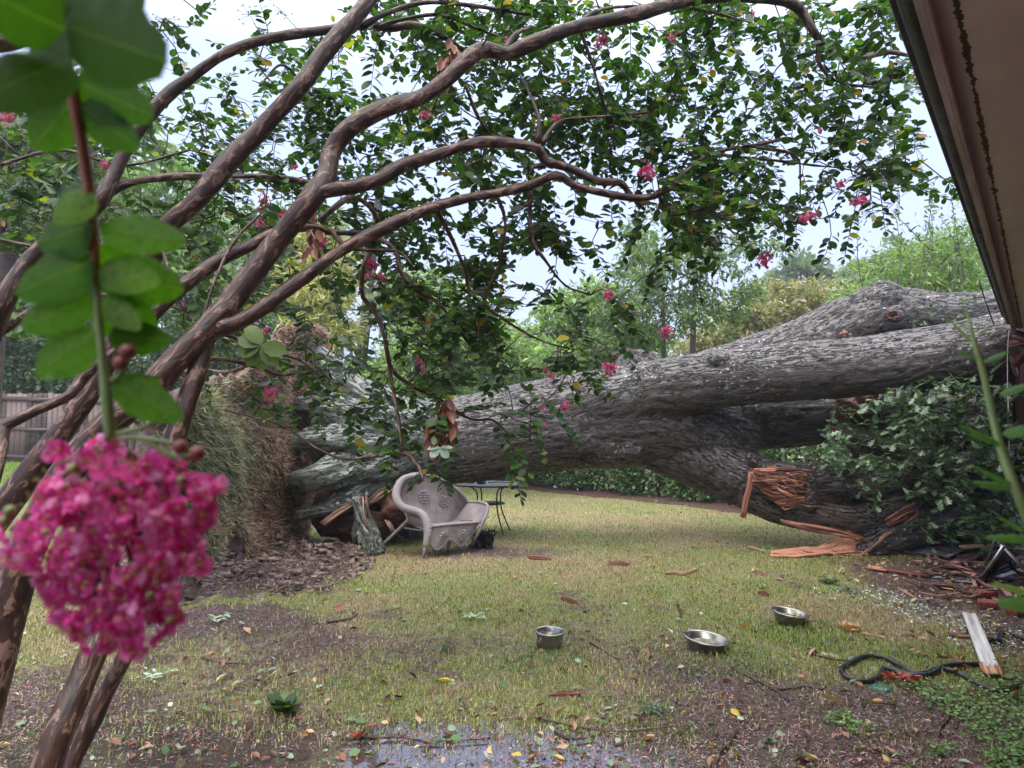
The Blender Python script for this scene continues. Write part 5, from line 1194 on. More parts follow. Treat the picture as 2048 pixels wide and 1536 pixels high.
for k, l in enumerate([
    [(650, 465, 3.3, 14), (740, 470, 3.4, 16), (790, 500, 3.4, 12), (800, 540, 3.4, 12), (830, 580, 3.45, 10), (880, 610, 3.5, 8), (940, 690, 3.6, 6)],
    [(735, 505, 3.3, 12), (724, 550, 3.3, 12), (726, 595, 3.35, 12), (752, 625, 3.4, 12), (770, 680, 3.4, 10), (785, 740, 3.45, 10), (830, 775, 3.5, 9), (880, 800, 3.5, 8), (940, 838, 3.55, 7), (985, 840, 3.6, 6), (1020, 870, 3.6, 4)],
    [(870, 415, 3.2, 14), (900, 470, 3.3, 12), (930, 540, 3.4, 10), (945, 590, 3.45, 9), (1010, 640, 3.5, 8), (1080, 680, 3.6, 6), (1150, 700, 3.6, 4)],
    [(990, 385, 3.25, 14), (1010, 440, 3.3, 10), (1000, 520, 3.4, 8), (960, 620, 3.5, 7), (960, 700, 3.5, 5)],
    [(1062, 372, 3.3, 16), (1060, 420, 3.35, 12), (1064, 480, 3.4, 11), (1090, 520, 3.4, 9), (1130, 570, 3.5, 7), (1180, 590, 3.6, 5)],
    [(1075, 285, 3.3, 18), (1078, 240, 3.3, 11), (1060, 190, 3.35, 8), (1040, 150, 3.4, 5)], [(1085, 285, 3.3, 16), (1110, 250, 3.35, 12), (1140, 238, 3.4, 10), (1220, 232, 3.5, 7), (1300, 225, 3.6, 5)],
    [(1090, 330, 3.35, 16), (1065, 335, 3.3, 12), (1062, 350, 3.3, 8)],
    [(720, 55, 3.5, 22), (770, 28, 3.55, 14), (850, 5, 3.6, 13), (950, 12, 3.7, 11), (1060, 30, 3.8, 8)],
    [(760, 55, 3.6, 16), (800, 40, 3.6, 10), (880, 30, 3.7, 9), (960, 60, 3.8, 8), (1040, 90, 3.8, 6), (1100, 140, 3.9, 5)],
    [(1010, 100, 3.3, 16), (1030, 70, 3.35, 12), (1060, 55, 3.4, 6)], [(1150, 55, 3.4, 14), (1200, 20, 3.5, 10), (1290, 12, 3.6, 8), (1400, 20, 3.7, 7), (1500, 45, 3.9, 5)],
    [(1160, 60, 3.45, 9), (1185, 130, 3.5, 8), (1210, 220, 3.6, 7), (1230, 300, 3.7, 5)], [(930, 170, 3.4, 9), (960, 240, 3.5, 8), (1000, 290, 3.6, 6), (1060, 330, 3.7, 4)],
    [(1320, 395, 3.5, 12), (1340, 430, 3.6, 8), (1420, 420, 3.7, 6), (1470, 470, 3.8, 4)], [(1420, 308, 3.7, 9), (1540, 320, 3.85, 7), (1620, 330, 3.95, 6), (1700, 340, 4.0, 4), (1760, 370, 4.1, 3)],
    [(1500, 292, 3.8, 9), (1590, 310, 3.9, 7), (1600, 350, 3.9, 5), (1600, 400, 3.95, 4)], [(1635, 70, 3.95, 12), (1640, 130, 4.0, 9), (1680, 165, 4.0, 7), (1760, 175, 4.1, 5)],
    [(1660, 100, 4.0, 10), (1600, 110, 4.0, 8), (1560, 130, 4.0, 6), (1540, 160, 4.0, 4)], [(1460, 300, 3.8, 8), (1490, 240, 3.85, 7), (1530, 190, 3.9, 5)],
    [(450, 820, 3.4, 4), (560, 850, 3.4, 5), (640, 900, 3.4, 5), (700, 918, 3.4, 7), (800, 905, 3.4, 9), (835, 930, 3.35, 9), (845, 962, 3.3, 8)], [(770, 690, 3.45, 8), (790, 800, 3.45, 7), (802, 880, 3.4, 7), (806, 908, 3.4, 7)],
    [(400, 700, 3.1, 14), (450, 670, 3.2, 10), (520, 700, 3.3, 9), (600, 720, 3.4, 7), (660, 770, 3.5, 5)], [(370, 745, 3.0, 14), (430, 718, 3.2, 12), (520, 735, 3.3, 10), (560, 750, 3.4, 8), (640, 740, 3.5, 5)],
    [(405, 640, 2.95, 10), (430, 560, 3.0, 9), (470, 480, 3.1, 8), (530, 420, 3.2, 6)], [(370, 620, 3.0, 12), (345, 560, 3.05, 10), (325, 500, 3.1, 8)],
    [(640, 440, 3.1, 16), (700, 395, 3.2, 14), (740, 415, 3.3, 12), (760, 450, 3.35, 12)], [(0, 330, 3.5, 10), (120, 300, 3.6, 9), (250, 330, 3.7, 7), (380, 300, 3.8, 5)],
    [(0, 480, 3.5, 9), (140, 500, 3.6, 9), (300, 470, 3.7, 8), (430, 430, 3.8, 5)], [(520, 170, 3.5, 7), (560, 130, 3.6, 7), (590, 150, 3.7, 5), (640, 210, 3.8, 4)],
]): stem(l, 'branch', 8, .004, 20 + k)

DENS = ["00003422100255667776465565662000", "00002004421555567775354245630000", "00113312542455456888635314554000", "11123432255434567888735456642000",
        "22223553354445444677766777752000", "33323444443444445666777777754200", "33334444444345445655646655310000", "33333433333355556555254421100000",
        "33322333323266666541310000000000", "22222233333167666543000000000000", "11110233344146676543000000000000", "00000013434444466420000000000000",
        "00000002313544354200000000000000", "00000000001344332000000000000000", "00000000000022111000000000000000"]
LEAFC = mat_leaf('crape_leaf', [(0, (.012, .027, .009)), (.5, (.027, .061, .016)), (.85, (.055, .108, .023)), (.965, (.11, .17, .04)), (.985, (.34, .30, .03)), (1, (.36, .15, .05))], .42, .38, .45, (1.5, 2.1, .5))
cells = []
for r_, row in enumerate(DENS):
    for c_, ch in enumerate(row):
        k = int(ch) * (.96 if r_ < 8 else .78) * (.25 + 1.6 * float(hs(fbm([[c_ * .62, r_ * .62, 5.0]], 3, 71)[0], .34, .62)))
        for _ in range(int(k) + (rnd.random() < k % 1)):
            px = (c_ + rnd.random()) * 64; py = (r_ + rnd.random()) * 64
            lo = 3.35 if px > 640 else 3.45
            d_ = rnd.uniform(lo, lo + 1.6) + (py < 300) * .2
            cells.append(P(px, py, d_))
# whatever grows out of frame above and at the sides
for _ in range(150): cells.append(P(rnd.uniform(-500, 1900), rnd.uniform(-700, -60), rnd.uniform(2.6, 4.6)))
NA = np.array(NODES); cells = np.array(cells)
dist = np.array([np.min(((NA - c) ** 2).sum(1)) for c in cells]); cells = cells[np.argsort(dist)]
tw = MB(); Pn, Dn, Nn, Sn, PD = [], [], [], [], []; tips = []
nodes = [x for x in NODES]; NA = np.array(nodes); buf = []
for i, c in enumerate(cells):
    if len(buf) > 40: NA = np.vstack([NA, np.array(buf)]); buf = []
    j = np.argmin(((NA - c) ** 2).sum(1)); a = NA[j]; L_ = np.linalg.norm(c - a)
    dr = (c - a) / (L_ + 1e-6); dr = dr + np.array([rnd.uniform(-.5, .7), rnd.uniform(-.5, .5), rnd.uniform(-.8, .25)]); dr /= np.linalg.norm(dr)
    ln = rnd.uniform(.16, .34); s = c - dr * ln * .5; e_ = c + dr * ln * .5 + np.array([0, 0, -.03])
    mid = a + (s - a) * .5 + np.array([rnd.uniform(-.05, .05), rnd.uniform(-.05, .05), rnd.uniform(-.02, .08)]) * min(1, L_ / .3)
    tw.tube([a, mid, s, e_], [.0045, .0038, .003, .0014], 4, .07); buf += [mid, s, c]
    nl = int(ln / .017); side = rnd.choice((-1, 1)); w_ = np.cross(dr, [0, 0, 1]); w_ /= np.linalg.norm(w_) + 1e-6
    for q in range(nl):
        t = (q + .5) / nl; side = -side; c2 = s + (e_ - s) * t
        dd_ = dr * .45 + w_ * side * 1.0 + np.array([rnd.uniform(-.35, .35), rnd.uniform(-.35, .35), rnd.uniform(-.6, .25)])
        Pn.append(c2); Dn.append(dd_); Nn.append(np.array([rnd.uniform(-.75, .75), rnd.uniform(-1.1, .5), 1.0])); Sn.append(rnd.uniform(.040, .080) * (.75 if t > .85 else 1))
    Pn.append(e_); Dn.append(dr); Nn.append(np.array([0, -.2, 1.0])); Sn.append(.045); tips.append((e_, dr))
tw.build('twigs', mat_simple('myrtle_twig', (.065, .032, .022), .45, var=.5), cm)
scatter('crown', OVAL, np.array(Pn), np.array(Dn), np.array(Nn), np.array(Sn), LEAFC, cm)
print('crape leaves', len(Pn))

# blossom
def mat_petal(name, a, c2, c3):
    m, n, b, o = newmat(name); c = rampn(n, attr(n, 'rnd', True), [(0, a), (.6, c2), (1, c3)]); n.links.new(c, b.inputs['Base Color']); b.inputs['Roughness'].default_value = .7; b.inputs['Specular IOR Level'].default_value = .15
    t = node(n, 'ShaderNodeBsdfTranslucent'); n.links.new(c, t.inputs[0]); ms = node(n, 'ShaderNodeMixShader'); ms.inputs[0].default_value = .5
    n.links.new(b.outputs[0], ms.inputs[1]); n.links.new(t.outputs[0], ms.inputs[2]); n.links.new(ms.outputs[0], o.inputs[0]); return m
PET = mat_petal('pink_petal', (.92, .08, .42), (.98, .20, .55), (1, .50, .74))
_g = 5; PV = []; PF = []
for i in range(_g):
    for j in range(_g):
        x_ = (j / (_g - 1) - .5); y_ = .18 + .82 * i / (_g - 1); w_ = .25 + .95 * math.sin(min(1, i / (_g - 1) * 1.15) * 1.45)
        PV.append((x_ * w_, y_ * (1 - .25 * abs(x_) * 2 * (i > 2)), .20 * math.sin(i * 2.4 + j * 2.1) + .16 * math.cos(j * 3.3 + i)))
for i in range(_g - 1):
    for j in range(_g - 1): a = i * _g + j; PF.append((a, a + 1, a + _g + 1, a + _g))
PETAL = (PV, PF)
SMALLP = ([(0, 0, 0), (-.35, .5, .12), (-.2, 1, -.1), (.25, .95, .1), (.38, .5, -.1)], [(0, 4, 3, 2, 1)])
BLO = [(1205, 80, 12), (1196, 92, 8), (850, 230, 10), (1290, 340, 14), (1300, 352, 9), (1680, 370, 10), (1715, 405, 12), (1727, 398, 9), (1620, 432, 13), (1610, 438, 8), (1528, 520, 14), (1540, 512, 8), (1332, 662, 13), (1222, 738, 13), (1212, 732, 8), (1216, 588, 11), (742, 528, 14), (735, 545, 12), (762, 553, 8), (640, 486, 14), (620, 500, 10), (570, 435, 14), (590, 440, 9), (527, 400, 11), (522, 420, 8), (540, 786, 13), (838, 722, 8), (846, 738, 6), (1083, 818, 6), (1130, 815, 8), (1136, 805, 5), (1088, 850, 6), (1100, 752, 8), (1090, 738, 5), (1113, 236, 9), (165, 573, 9), (238, 497, 10), (625, 433, 9), (532, 662, 7), (12, 235, 12), (28, 205, 9), (520, 445, 9), (210, 330, 8), (590, 335, 6), (1345, 75, 8), (1640, 262, 5), (1015, 80, 5), (1505, 25, 6)]
PK2 = mat_petal('blossom_pink', (.48, .06, .15), (.68, .13, .26), (.78, .30, .42))
GREYB = mat_simple('seed_capsule', (.12, .10, .05), .6)
NA = np.vstack([NA, np.array(buf)]) if buf else NA
stems = MB()
for (px, py, r) in BLO:
    d_ = rnd.uniform(3.35, 3.7); c = P(px, py, d_); rr = M(r, d_); k = int(10 + r * 3.2)
    q = c + rng.normal(0, .42, (k, 3)) * rr; o = scatter('flower_cluster', SMALLP, q, rng.normal(0, 1, (k, 3)), rng.normal(0, 1, (k, 3)), rr * .55 + .004, PK2, cm)
    j = np.argmin(((NA - c) ** 2).sum(1)); MB().tube([NA[j], (NA[j] + c) / 2 + np.array([0, 0, .04]), c], [.003, .0025, .0015], 4, .06).build('flower_stalk', GREYB, o)
# bare seed heads
for (px, py) in [(345, 60), (330, 40), (500, 30), (560, 20), (1350, 190), (1790, 240), (1830, 290), (1740, 420), (1800, 395), (1390, 230), (855, 300), (1250, 260), (1730, 300), (690, 290), (1760, 330), (1320, 640)]:
    d_ = 3.8; c = P(px, py, d_); stems = MB(); j = np.argmin(((NA - c) ** 2).sum(1)); stems.tube([NA[j], (NA[j] + c) / 2, c], [.003, .0025, .0018], 4, .06)
    for k in range(12):
        e_ = c + np.array([rnd.uniform(-.07, .07), rnd.uniform(-.04, .04), rnd.uniform(-.09, .05)]); stems.tube([c + (e_ - c) * .1, e_], [.0014, .0010], 3, .2); stems.ball(e_, .0045, u=4, v=5)
    stems.build('seed_head', GREYB, cm)

# dead leaf bunches caught in the branches
DEADM = mat_leaf('hanging_dead_leaf', [(0, (.12, .035, .02)), (.6, (.28, .10, .055)), (1, (.42, .2, .12))], .4, .25, tcol=(1.3, .9, .6))
def deadbunch(pl, lab):
    Pn_, Dn_, S_ = [], [], []
    for px, py, d_, k, s in pl:
        for _ in range(k): Pn_.append(P(px + rnd.uniform(-12, 12), py + rnd.uniform(-22, 22), d_ + rnd.uniform(-.04, .04))); Dn_.append([rnd.uniform(-.35, .35), rnd.uniform(-.3, .3), -1]); S_.append(s * rnd.uniform(.7, 1.1))
    k = len(Pn_); tag(scatter('dead_leaf_bunch', CURL, np.array(Pn_), np.array(Dn_), rng.normal(0, 1, (k, 3)) * [1, .4, .1] + [0, -1, 0], np.array(S_), DEADM), lab, 'leaves')
deadbunch([(893, 815, 3.45, 14, .10), (872, 850, 3.45, 13, .12), (862, 872, 3.45, 8, .09), (898, 850, 3.45, 8, .1)], 'big bunch of dead brown leaves hanging in front of the fallen trunk')
deadbunch([(905, 95, 3.35, 12, .10), (890, 130, 3.35, 10, .08), (880, 150, 3.35, 5, .06)], 'bunch of dead brown leaves caught high on the crape myrtle branch')
deadbunch([(630, 478, 3.1, 7, .08)], 'small bunch of reddish dead leaves by the fork above the turf')
k = 9; a = rng.random(k) * 6.28
tag(scatter('leaf_sprig', OVAL, np.tile(P(880, 895, 3.4), (k, 1)), np.stack([np.cos(a), rng.normal(0, .3, k), -.3 + .5 * np.sin(a)], -1), rng.normal(0, .3, (k, 3)) + [0, -.8, .6], .065, LM['mint']), 'pale silvery green leaf sprig below the dead leaf bunch', 'sprig')
k = 7; a = np.linspace(2.2, 6.0, k)
tag(scatter('leaf_sprig', OVAL, np.tile(P(522, 690, 3.2), (k, 1)), np.stack([np.cos(a), .1 + 0 * a, np.sin(a)], -1), rng.normal(0, .2, (k, 3)) + [0, -1, .3], .12, mat_leaf('olive_leaf', [(0, (.09, .14, .03)), (1, (.16, .22, .05))], .4, .4)), 'large olive green leaf sprig hanging before the turf wall', 'sprig')

# ================================================================== CLOSE SPRAY OF BLOSSOM (left) AND SPRIG (right)
spray = thing('blossom_spray', 'close blurred crape myrtle spray with round leaves and a big pink flower head', 'blossom', tuple(P(200, 860, .44)))
BIGLEAF = mat_leaf('broad_leaf', [(0, (.022, .06, .012)), (.5, (.055, .14, .015)), (.8, (.10, .22, .02)), (1, (.22, .36, .08))], .5, .58, .25, (1.5, 2.0, .4), True)
STM = mat_wood('reddish_stalk', (.16, .055, .025), (.30, .12, .05), .45, (5, 90, 90), .0006); GST = mat_wood('green_stalk', (.13, .20, .05), (.24, .32, .10), .45, (5, 90, 90), .0006)
MB().tube([P(95, -80, .40), P(118, 40, .41), P(148, 200, .42), (P(172, 340, .43)), P(186, 470, .435), P(192, 560, .44)], [.0042, .0038, .0036, .0034, .003, .0028], 10, .004, .0005).build('stem', STM, spray)
MB().tube([P(192, 560, .44), P(197, 640, .44), P(207, 730, .44), P(214, 800, .44), P(222, 880, .44)], [.0028, .0026, .0028, .0038, .0034], 10, .004, .0003).build('stem', GST, spray)
n1, n2 = 12, 10; LV2 = []; LF2 = []
for i in range(n1 + 1):
    t = i / n1; w_ = .5 * (math.sin(math.pi * t ** .80) ** .62) * (1 - .12 * t) if 0 < t < 1 else .01
    for j in range(n2 + 1):
        x_ = (j / n2 - .5) * 2; LV2.append((x_ * w_, t, -.05 * abs(x_) ** 1.5 * w_ * 2 - .08 * t * t + .018 * math.sin(t * 26) * abs(x_)))
for i in range(n1):
    for j in range(n2): a = i * (n2 + 1) + j; LF2.append((a, a + 1, a + n2 + 2, a + n2 + 1))
BROAD = (LV2, LF2)
def leaf2(b0, t0, w, d0, d1, rn, face=None):
    face = face or ((0, -1, -.35) if b0[1] < 300 else (0, -1, .15))
    if b0[1] < 130: d0, d1 = d0 * .8, d1 * .78
    p = P(b0[0], b0[1], d0); q = P(t0[0], t0[1], d1); L_ = np.linalg.norm(q - p) * 1.06; wm = M(w * (1.05 if b0[1] < 130 else 1.36), (d0 + d1) / 2)
    scatter('leaf', BROAD, np.array([p]), np.array([q - p]), np.array([face], float), np.array([L_]), BIGLEAF, spray, np.array([rn]), sx=np.array([wm]), smooth=True)
for L_ in [((130, 60), (-60, -30), 150, .40, .38, .05), ((130, 50), (300, 110), 190, .40, .37, .10), ((140, 120), (-70, 195), 150, .41, .37, .10), ((150, 170), (30, 130), 110, .42, .43, .2), ((150, 160), (285, 225), 85, .42, .40, .3),
           ((155, 190), (65, 290), 95, .42, .42, .35), ((160, 210), (262, 290), 70, .42, .41, .25), ((150, 120), (60, -60), 150, .41, .43, .0), ((150, 100), (270, -40), 120, .41, .45, .1), ((120, 0), (10, 60), 120, .41, .44, .05),
           ((185, 385), (108, 440), 62, .43, .42, .95), ((188, 450), (70, 480), 95, .43, .44, .3), ((188, 400), (110, 380), 60, .43, .45, .2), ((200, 455), (355, 475), 66, .435, .42, .75), ((190, 520), (28, 580), 92, .435, .43, .5), ((195, 540), (308, 560), 62, .437, .43, .98),
           ((198, 545), (358, 575), 88, .44, .45, .6), ((190, 592), (38, 650), 76, .44, .43, .6), ((200, 598), (272, 652), 44, .44, .43, 1.0), ((202, 605), (305, 660), 84, .44, .45, .45), ((192, 660), (70, 745), 86, .44, .43, .65), ((215, 672), (335, 678), 58, .44, .45, .3),
           ((226, 768), (352, 832), 62, .44, .43, .6), ((222, 762), (318, 758), 26, .44, .45, .5), ((195, 490), (252, 560), 60, .437, .45, .4)]: leaf2(*L_)
m, n, b, o = newmat('rain_drop'); b.inputs['Base Color'].default_value = (1, 1, 1, 1); b.inputs['Roughness'].default_value = .02; b.inputs['Transmission Weight'].default_value = 1; b.inputs['IOR'].default_value = 1.33
for px, py, r in ((97, 757, 6), (354, 914, 6), (330, 832, 4), (38, 655, 4)): MB().ball(P(px, py, .43), (M(r, .43), M(r, .43), M(r * 1.15, .43)), u=10, v=14).build('rain_drop', m, spray)
BUD = mat_simple('flower_bud', (.33, .10, .08), .5, var=.5, scale=300); GBUD = mat_simple('green_bud', (.28, .32, .10), .5, var=.3, scale=300)
for px, py, r in [(255, 703, 16), (241, 726, 15), (360, 893, 14), (394, 906, 15)]:
    MB().ball(P(px, py, .44), M(r, .44), u=10, v=14).build('bud', BUD, spray)
mb = MB()
for l in ([(213, 765, .44), (235, 755, .44), (250, 735, .44), (256, 712, .44)], [(230, 880, .44), (280, 875, .44), (320, 900, .44), (355, 920, .44)], [(275, 876, .44), (320, 882, .44), (355, 890, .44)], [(340, 905, .44), (370, 915, .44), (392, 908, .44)], [(225, 870, .44), (300, 850, .44), (345, 825, .44)]):
    mb.tube([P(*p) for p in l], .0016, 7, .004)
mb.build('flower_stalks', GST, spray)
CL = [(215, 888, 26), (118, 928, 26), (180, 955, 36), (150, 1000, 40), (300, 955, 50), (250, 930, 30), (370, 1000, 62), (428, 980, 26), (240, 1010, 70), (100, 1010, 45), (45, 1085, 42), (150, 1080, 80), (280, 1080, 90), (350, 1110, 50), (200, 1165, 66), (95, 1130, 50), (300, 1180, 56), (150, 1210, 52), (225, 1240, 52), (300, 1252, 46), (350, 1215, 34), (20, 1060, 24), (120, 1225, 34), (260, 1285, 16), (190, 1265, 34), (410, 1010, 40), (330, 930, 30)]
Pp, Dp, Np, Sp = [], [], [], []; flo = 0; FS = []
ctr = P(210, 1090, .47)
for (px, py, r) in CL:
    k = max(3, int((r / 17) ** 2 * 1.0))
    for _ in range(k):
        a = rnd.uniform(0, 6.28); q = r * math.sqrt(rnd.random()); pt = P(px + q * math.cos(a), py + q * math.sin(a), .45 + rnd.uniform(-.035, .04)); flo += 1
        out = pt - ctr; out /= np.linalg.norm(out) + 1e-6; out = out + rng.normal(0, .5, 3) + np.array([0, -.6, 0]); out /= np.linalg.norm(out)
        e1 = np.cross(out, [0, 0, 1.0]); e1 /= np.linalg.norm(e1); e2 = np.cross(out, e1); a0 = rnd.random() * 6
        FS.append((pt, out))
        for m_ in range(6):
            th_ = a0 + m_ * 1.047 + rnd.uniform(-.2, .2); dv = e1 * math.cos(th_) + e2 * math.sin(th_) + out * rnd.uniform(.1, .6)
            Pp.append(pt); Dp.append(dv); Np.append(out + rng.normal(0, .35, 3)); Sp.append(rnd.uniform(.0055, .0098))
scatter('flower_head', PETAL, np.array(Pp), np.array(Dp), np.array(Np), np.array(Sp), PET, spray, smooth=True)
mb = MB()
for pt, out in FS:
    for _ in range(4):
        e_ = pt + (out + rng.normal(0, .45, 3)) * .006; mb.tube([pt, e_], [.0003, .0002], 3, .01); mb.ball(e_, .0007, u=3, v=4)
mb.build('stamens', mat_simple('stamen', (.65, .48, .10), .5), spray)
mb = MB()
for px, py, r in [(145, 938, 11), (20, 1022, 12), (165, 1130, 9), (262, 1292, 11), (205, 1130, 9), (300, 1192, 9), (130, 975, 9), (240, 1245, 8), (360, 960, 8), (140, 1010, 9), (340, 1240, 8), (90, 1065, 7), (10, 1040, 10)]:
    MB().ball(P(px, py, .43), M(r, .43), u=8, v=10).build('bud', GBUD, spray)
mb = MB()
for px, py, r in CL[::1]: mb.tube([P(222, 880, .455), P((px + 222) / 2 - 10, (py + 900) / 2, .46), P(px, py, .465)], [.0022, .0016, .0012], 5, .01)
mb.build('flower_stalks', mat_simple('panicle_stalk', (.16, .10, .03), .5), spray)

sprig = thing('green_sprig', 'close blurred light green leafy shoot at the right edge before the wreckage', 'plant', tuple(P(2048, 1040, .62)))
MB().tube([P(1936, 628, .66), P(1950, 690, .65), P(1968, 750, .645), P(1985, 830, .64), (P(2003, 900, .63)), P(2028, 970, .62), P(2060, 1050, .62), P(2110, 1200, .62)], [.0008, .0022, .0030, .0034, .0036, .0040, .0042, .0045], 8, .01).build('stem', GST, sprig)
SPL = mat_leaf('sprig_leaf', [(0, (.08, .20, .05)), (.6, (.14, .30, .09)), (1, (.30, .42, .10))], .45, .45, .4)
def leaf3(b0, t0, w, d0, d1, rn):
    p = P(b0[0], b0[1], d0); q = P(t0[0], t0[1], d1); L_ = np.linalg.norm(q - p)
    scatter('leaf', BROAD, np.array([p]), np.array([q - p]), np.array([[0, -.7, .7]]), np.array([L_]), SPL, sprig, np.array([rn]), sx=np.array([M(w, (d0 + d1) / 2)]), smooth=True)
for L_ in [((1962, 720), (1905, 690), 16, .65, .64, .4), ((1966, 725), (2018, 700), 16, .65, .64, .3), ((1950, 690), (1900, 632), 10, .65, .66, .8), ((1938, 640), (1930, 615), 8, .66, .66, .9), ((1950, 665), (1915, 640), 9, .66, .66, .8), ((1955, 670), (1985, 648), 10, .66, .65, .5), ((2000, 790), (2060, 765), 22, .64, .63, .4),
           ((1998, 885), (1925, 842), 22, .63, .61, .4), ((2005, 890), (1940, 862), 16, .63, .62, .5), ((2005, 870), (2075, 850), 30, .63, .62, .4), ((2025, 968), (1950, 925), 22, .62, .6, .3), ((2025, 975), (1945, 958), 20, .62, .61, .4), ((2050, 1060), (2000, 1030), 18, .62, .61, .3), ((2060, 1075), (1975, 1068), 22, .62, .6, .6),
           ((2080, 1190), (1985, 1160), 20, .6, .59, .9), ((2085, 1210), (2000, 1200), 38, .6, .58, .6)]: leaf3(*L_)

# ================================================================== FENCE, HEDGE, POLE, TREES BEHIND
FW = mat_wood('grey_fence_wood', (.045, .028, .024), (.135, .095, .082), .75, (2, 20, 20), .01)
def gz_(x, y): return gh(x, y)
fe = thing('board_fence', 'old brown board fence with horizontal rails at the back left', 'fence', (-12.5, 20, .45))
fx0, fx1, fy = -17.5, -3.8, 20.0
mb = MB(); x = fx0; k = 0
while x < fx1:
    w = .145; z0 = gh(x, fy); hgt = 1.95 + rnd.uniform(-.03, .03); mb.box((x, fy + rnd.uniform(-.01, .01), z0 + hgt / 2), (w - .012, .02, hgt), rn=rnd.random()); x += w; k += 1
FB = mb.build('boards', FW, fe, False)
for z_, t in ((.28, .09), (1.05, .09), (1.90, .10)):
    mb = MB(); mb.plank((fx0, fy - .04, gh(fx0, fy) + z_), (fx1, fy - .04, gh(fx1, fy) + z_), .04, t, (0, 0, 1)); mb.build('rail', FW, fe, False)
for x in np.arange(fx0 + .5, fx1, 2.4): MB().box((x, fy - .07, gh(x, fy) + 1.0), (.10, .10, 2.1)).build('post', FW, fe, False)

def cloud(blobs, n, size, d, dth, clump=.35, up=.5, wid=None):
    Pn_, Dn_, Nn_ = [], [], []; A = np.array([b[2] * b[3] for b in blobs], float); A /= A.sum()
    for b, a in zip(blobs, A):
        c = P(b[0], b[1], d + (b[4] if len(b) > 4 else 0)); rx, rz = M(b[2], d), M(b[3], d); nc = max(4, int(n * a / 42))
        v = rng.normal(0, 1, (nc, 3)); v /= np.linalg.norm(v, axis=1)[:, None]; v *= (rng.random(nc) ** .45)[:, None]
        cc = c + v * np.array([rx, dth, rz]); cs = clump * (.4 + rng.random(nc)) * min(rx, rz) * .8 + .12
        k = rng.integers(0, nc, int(n * a)); q = cc[k] + rng.normal(0, .5, (len(k), 3)) * cs[k][:, None] * np.array([1, 1, .7]); out = q - c
        Pn_.append(q); Dn_.append(out / (np.linalg.norm(out, axis=1)[:, None] + .1) + rng.normal(0, .7, q.shape) + [0, 0, -.25]); Nn_.append(rng.normal(0, .55, q.shape) + [0, -.15, up + .3])
    Pn_, Dn_, Nn_ = map(np.vstack, (Pn_, Dn_, Nn_)); return Pn_, Dn_, Nn_, size * (.6 + .8 * rng.random(len(Pn_)))
FOL = {}
def fol(kind):
    if kind not in FOL:
        C_ = {'dark': [(0, (.03, .055, .03)), (.6, (.07, .12, .06)), (1, (.16, .22, .12))], 'mid': [(0, (.06, .10, .05)), (.6, (.13, .20, .09)), (1, (.27, .35, .18))], 'light': [(0, (.10, .16, .07)), (.6, (.21, .31, .13)), (1, (.40, .50, .27))],
              'yellow': [(0, (.18, .17, .06)), (.6, (.42, .39, .19)), (1, (.62, .58, .34))], 'pine': [(0, (.08, .12, .085)), (.6, (.14, .20, .135)), (1, (.26, .32, .22))], 'silver': [(0, (.09, .13, .09)), (.6, (.20, .26, .18)), (1, (.42, .48, .40))], 'pinkish': [(0, (.12, .15, .07)), (.5, (.25, .26, .14)), (.8, (.40, .30, .22)), (1, (.55, .36, .32))]}
        FOL[kind] = mat_leaf('foliage_' + kind, C_[kind], .5, .35, .4)
    return FOL[kind]
TRK = mat_simple('grey_trunk', (.13, .10, .085), .8, var=.5, scale=10, bumpd=.02)
def tree(name, label, kind, trunk, blobs, n, size, d, dth, tmpl=RHOMB, group=None, cat='tree', limbs=5, clump=.35):
    tp = [P(a, b2, d + (c if False else 0)) for a, b2, c in trunk]; tp[0] = np.array([tp[0][0], d, gh(tp[0][0], d) - .05])
    t = thing(name, label, cat, tuple(tp[0]), group); rr = [M(c / 2, d) for a, b2, c in trunk]
    mb = MB(); mb.tube(tp, rr, 8, .4, .02, 3)
    for b in blobs[:limbs * 2]:
        e_ = P(b[0], b[1], d + (b[4] if len(b) > 4 else 0)); j = rnd.randrange(len(tp) // 2, len(tp)); mid = (tp[j] + e_) / 2 + np.array([0, 0, .1])
        mb.tube([tp[j], mid, e_], [rr[j] * .5 + .01, rr[j] * .35 + .008, .008], 5, .4)
        for _ in range(3):
            f_ = e_ + rng.normal(0, .5, 3) * [M(b[2], d), dth * .6, M(b[3], d)]; mb.tube([mid, (mid + f_) / 2 + [0, 0, .08], f_], [.02, .012, .005], 4, .4)
    mb.build('trunk', TRK, t); Pn_, Dn_, Nn_, S_ = cloud(blobs, n, size, d, dth, clump)
    scatter('crown', tmpl, Pn_, Dn_, Nn_, S_, fol(kind), t); return t
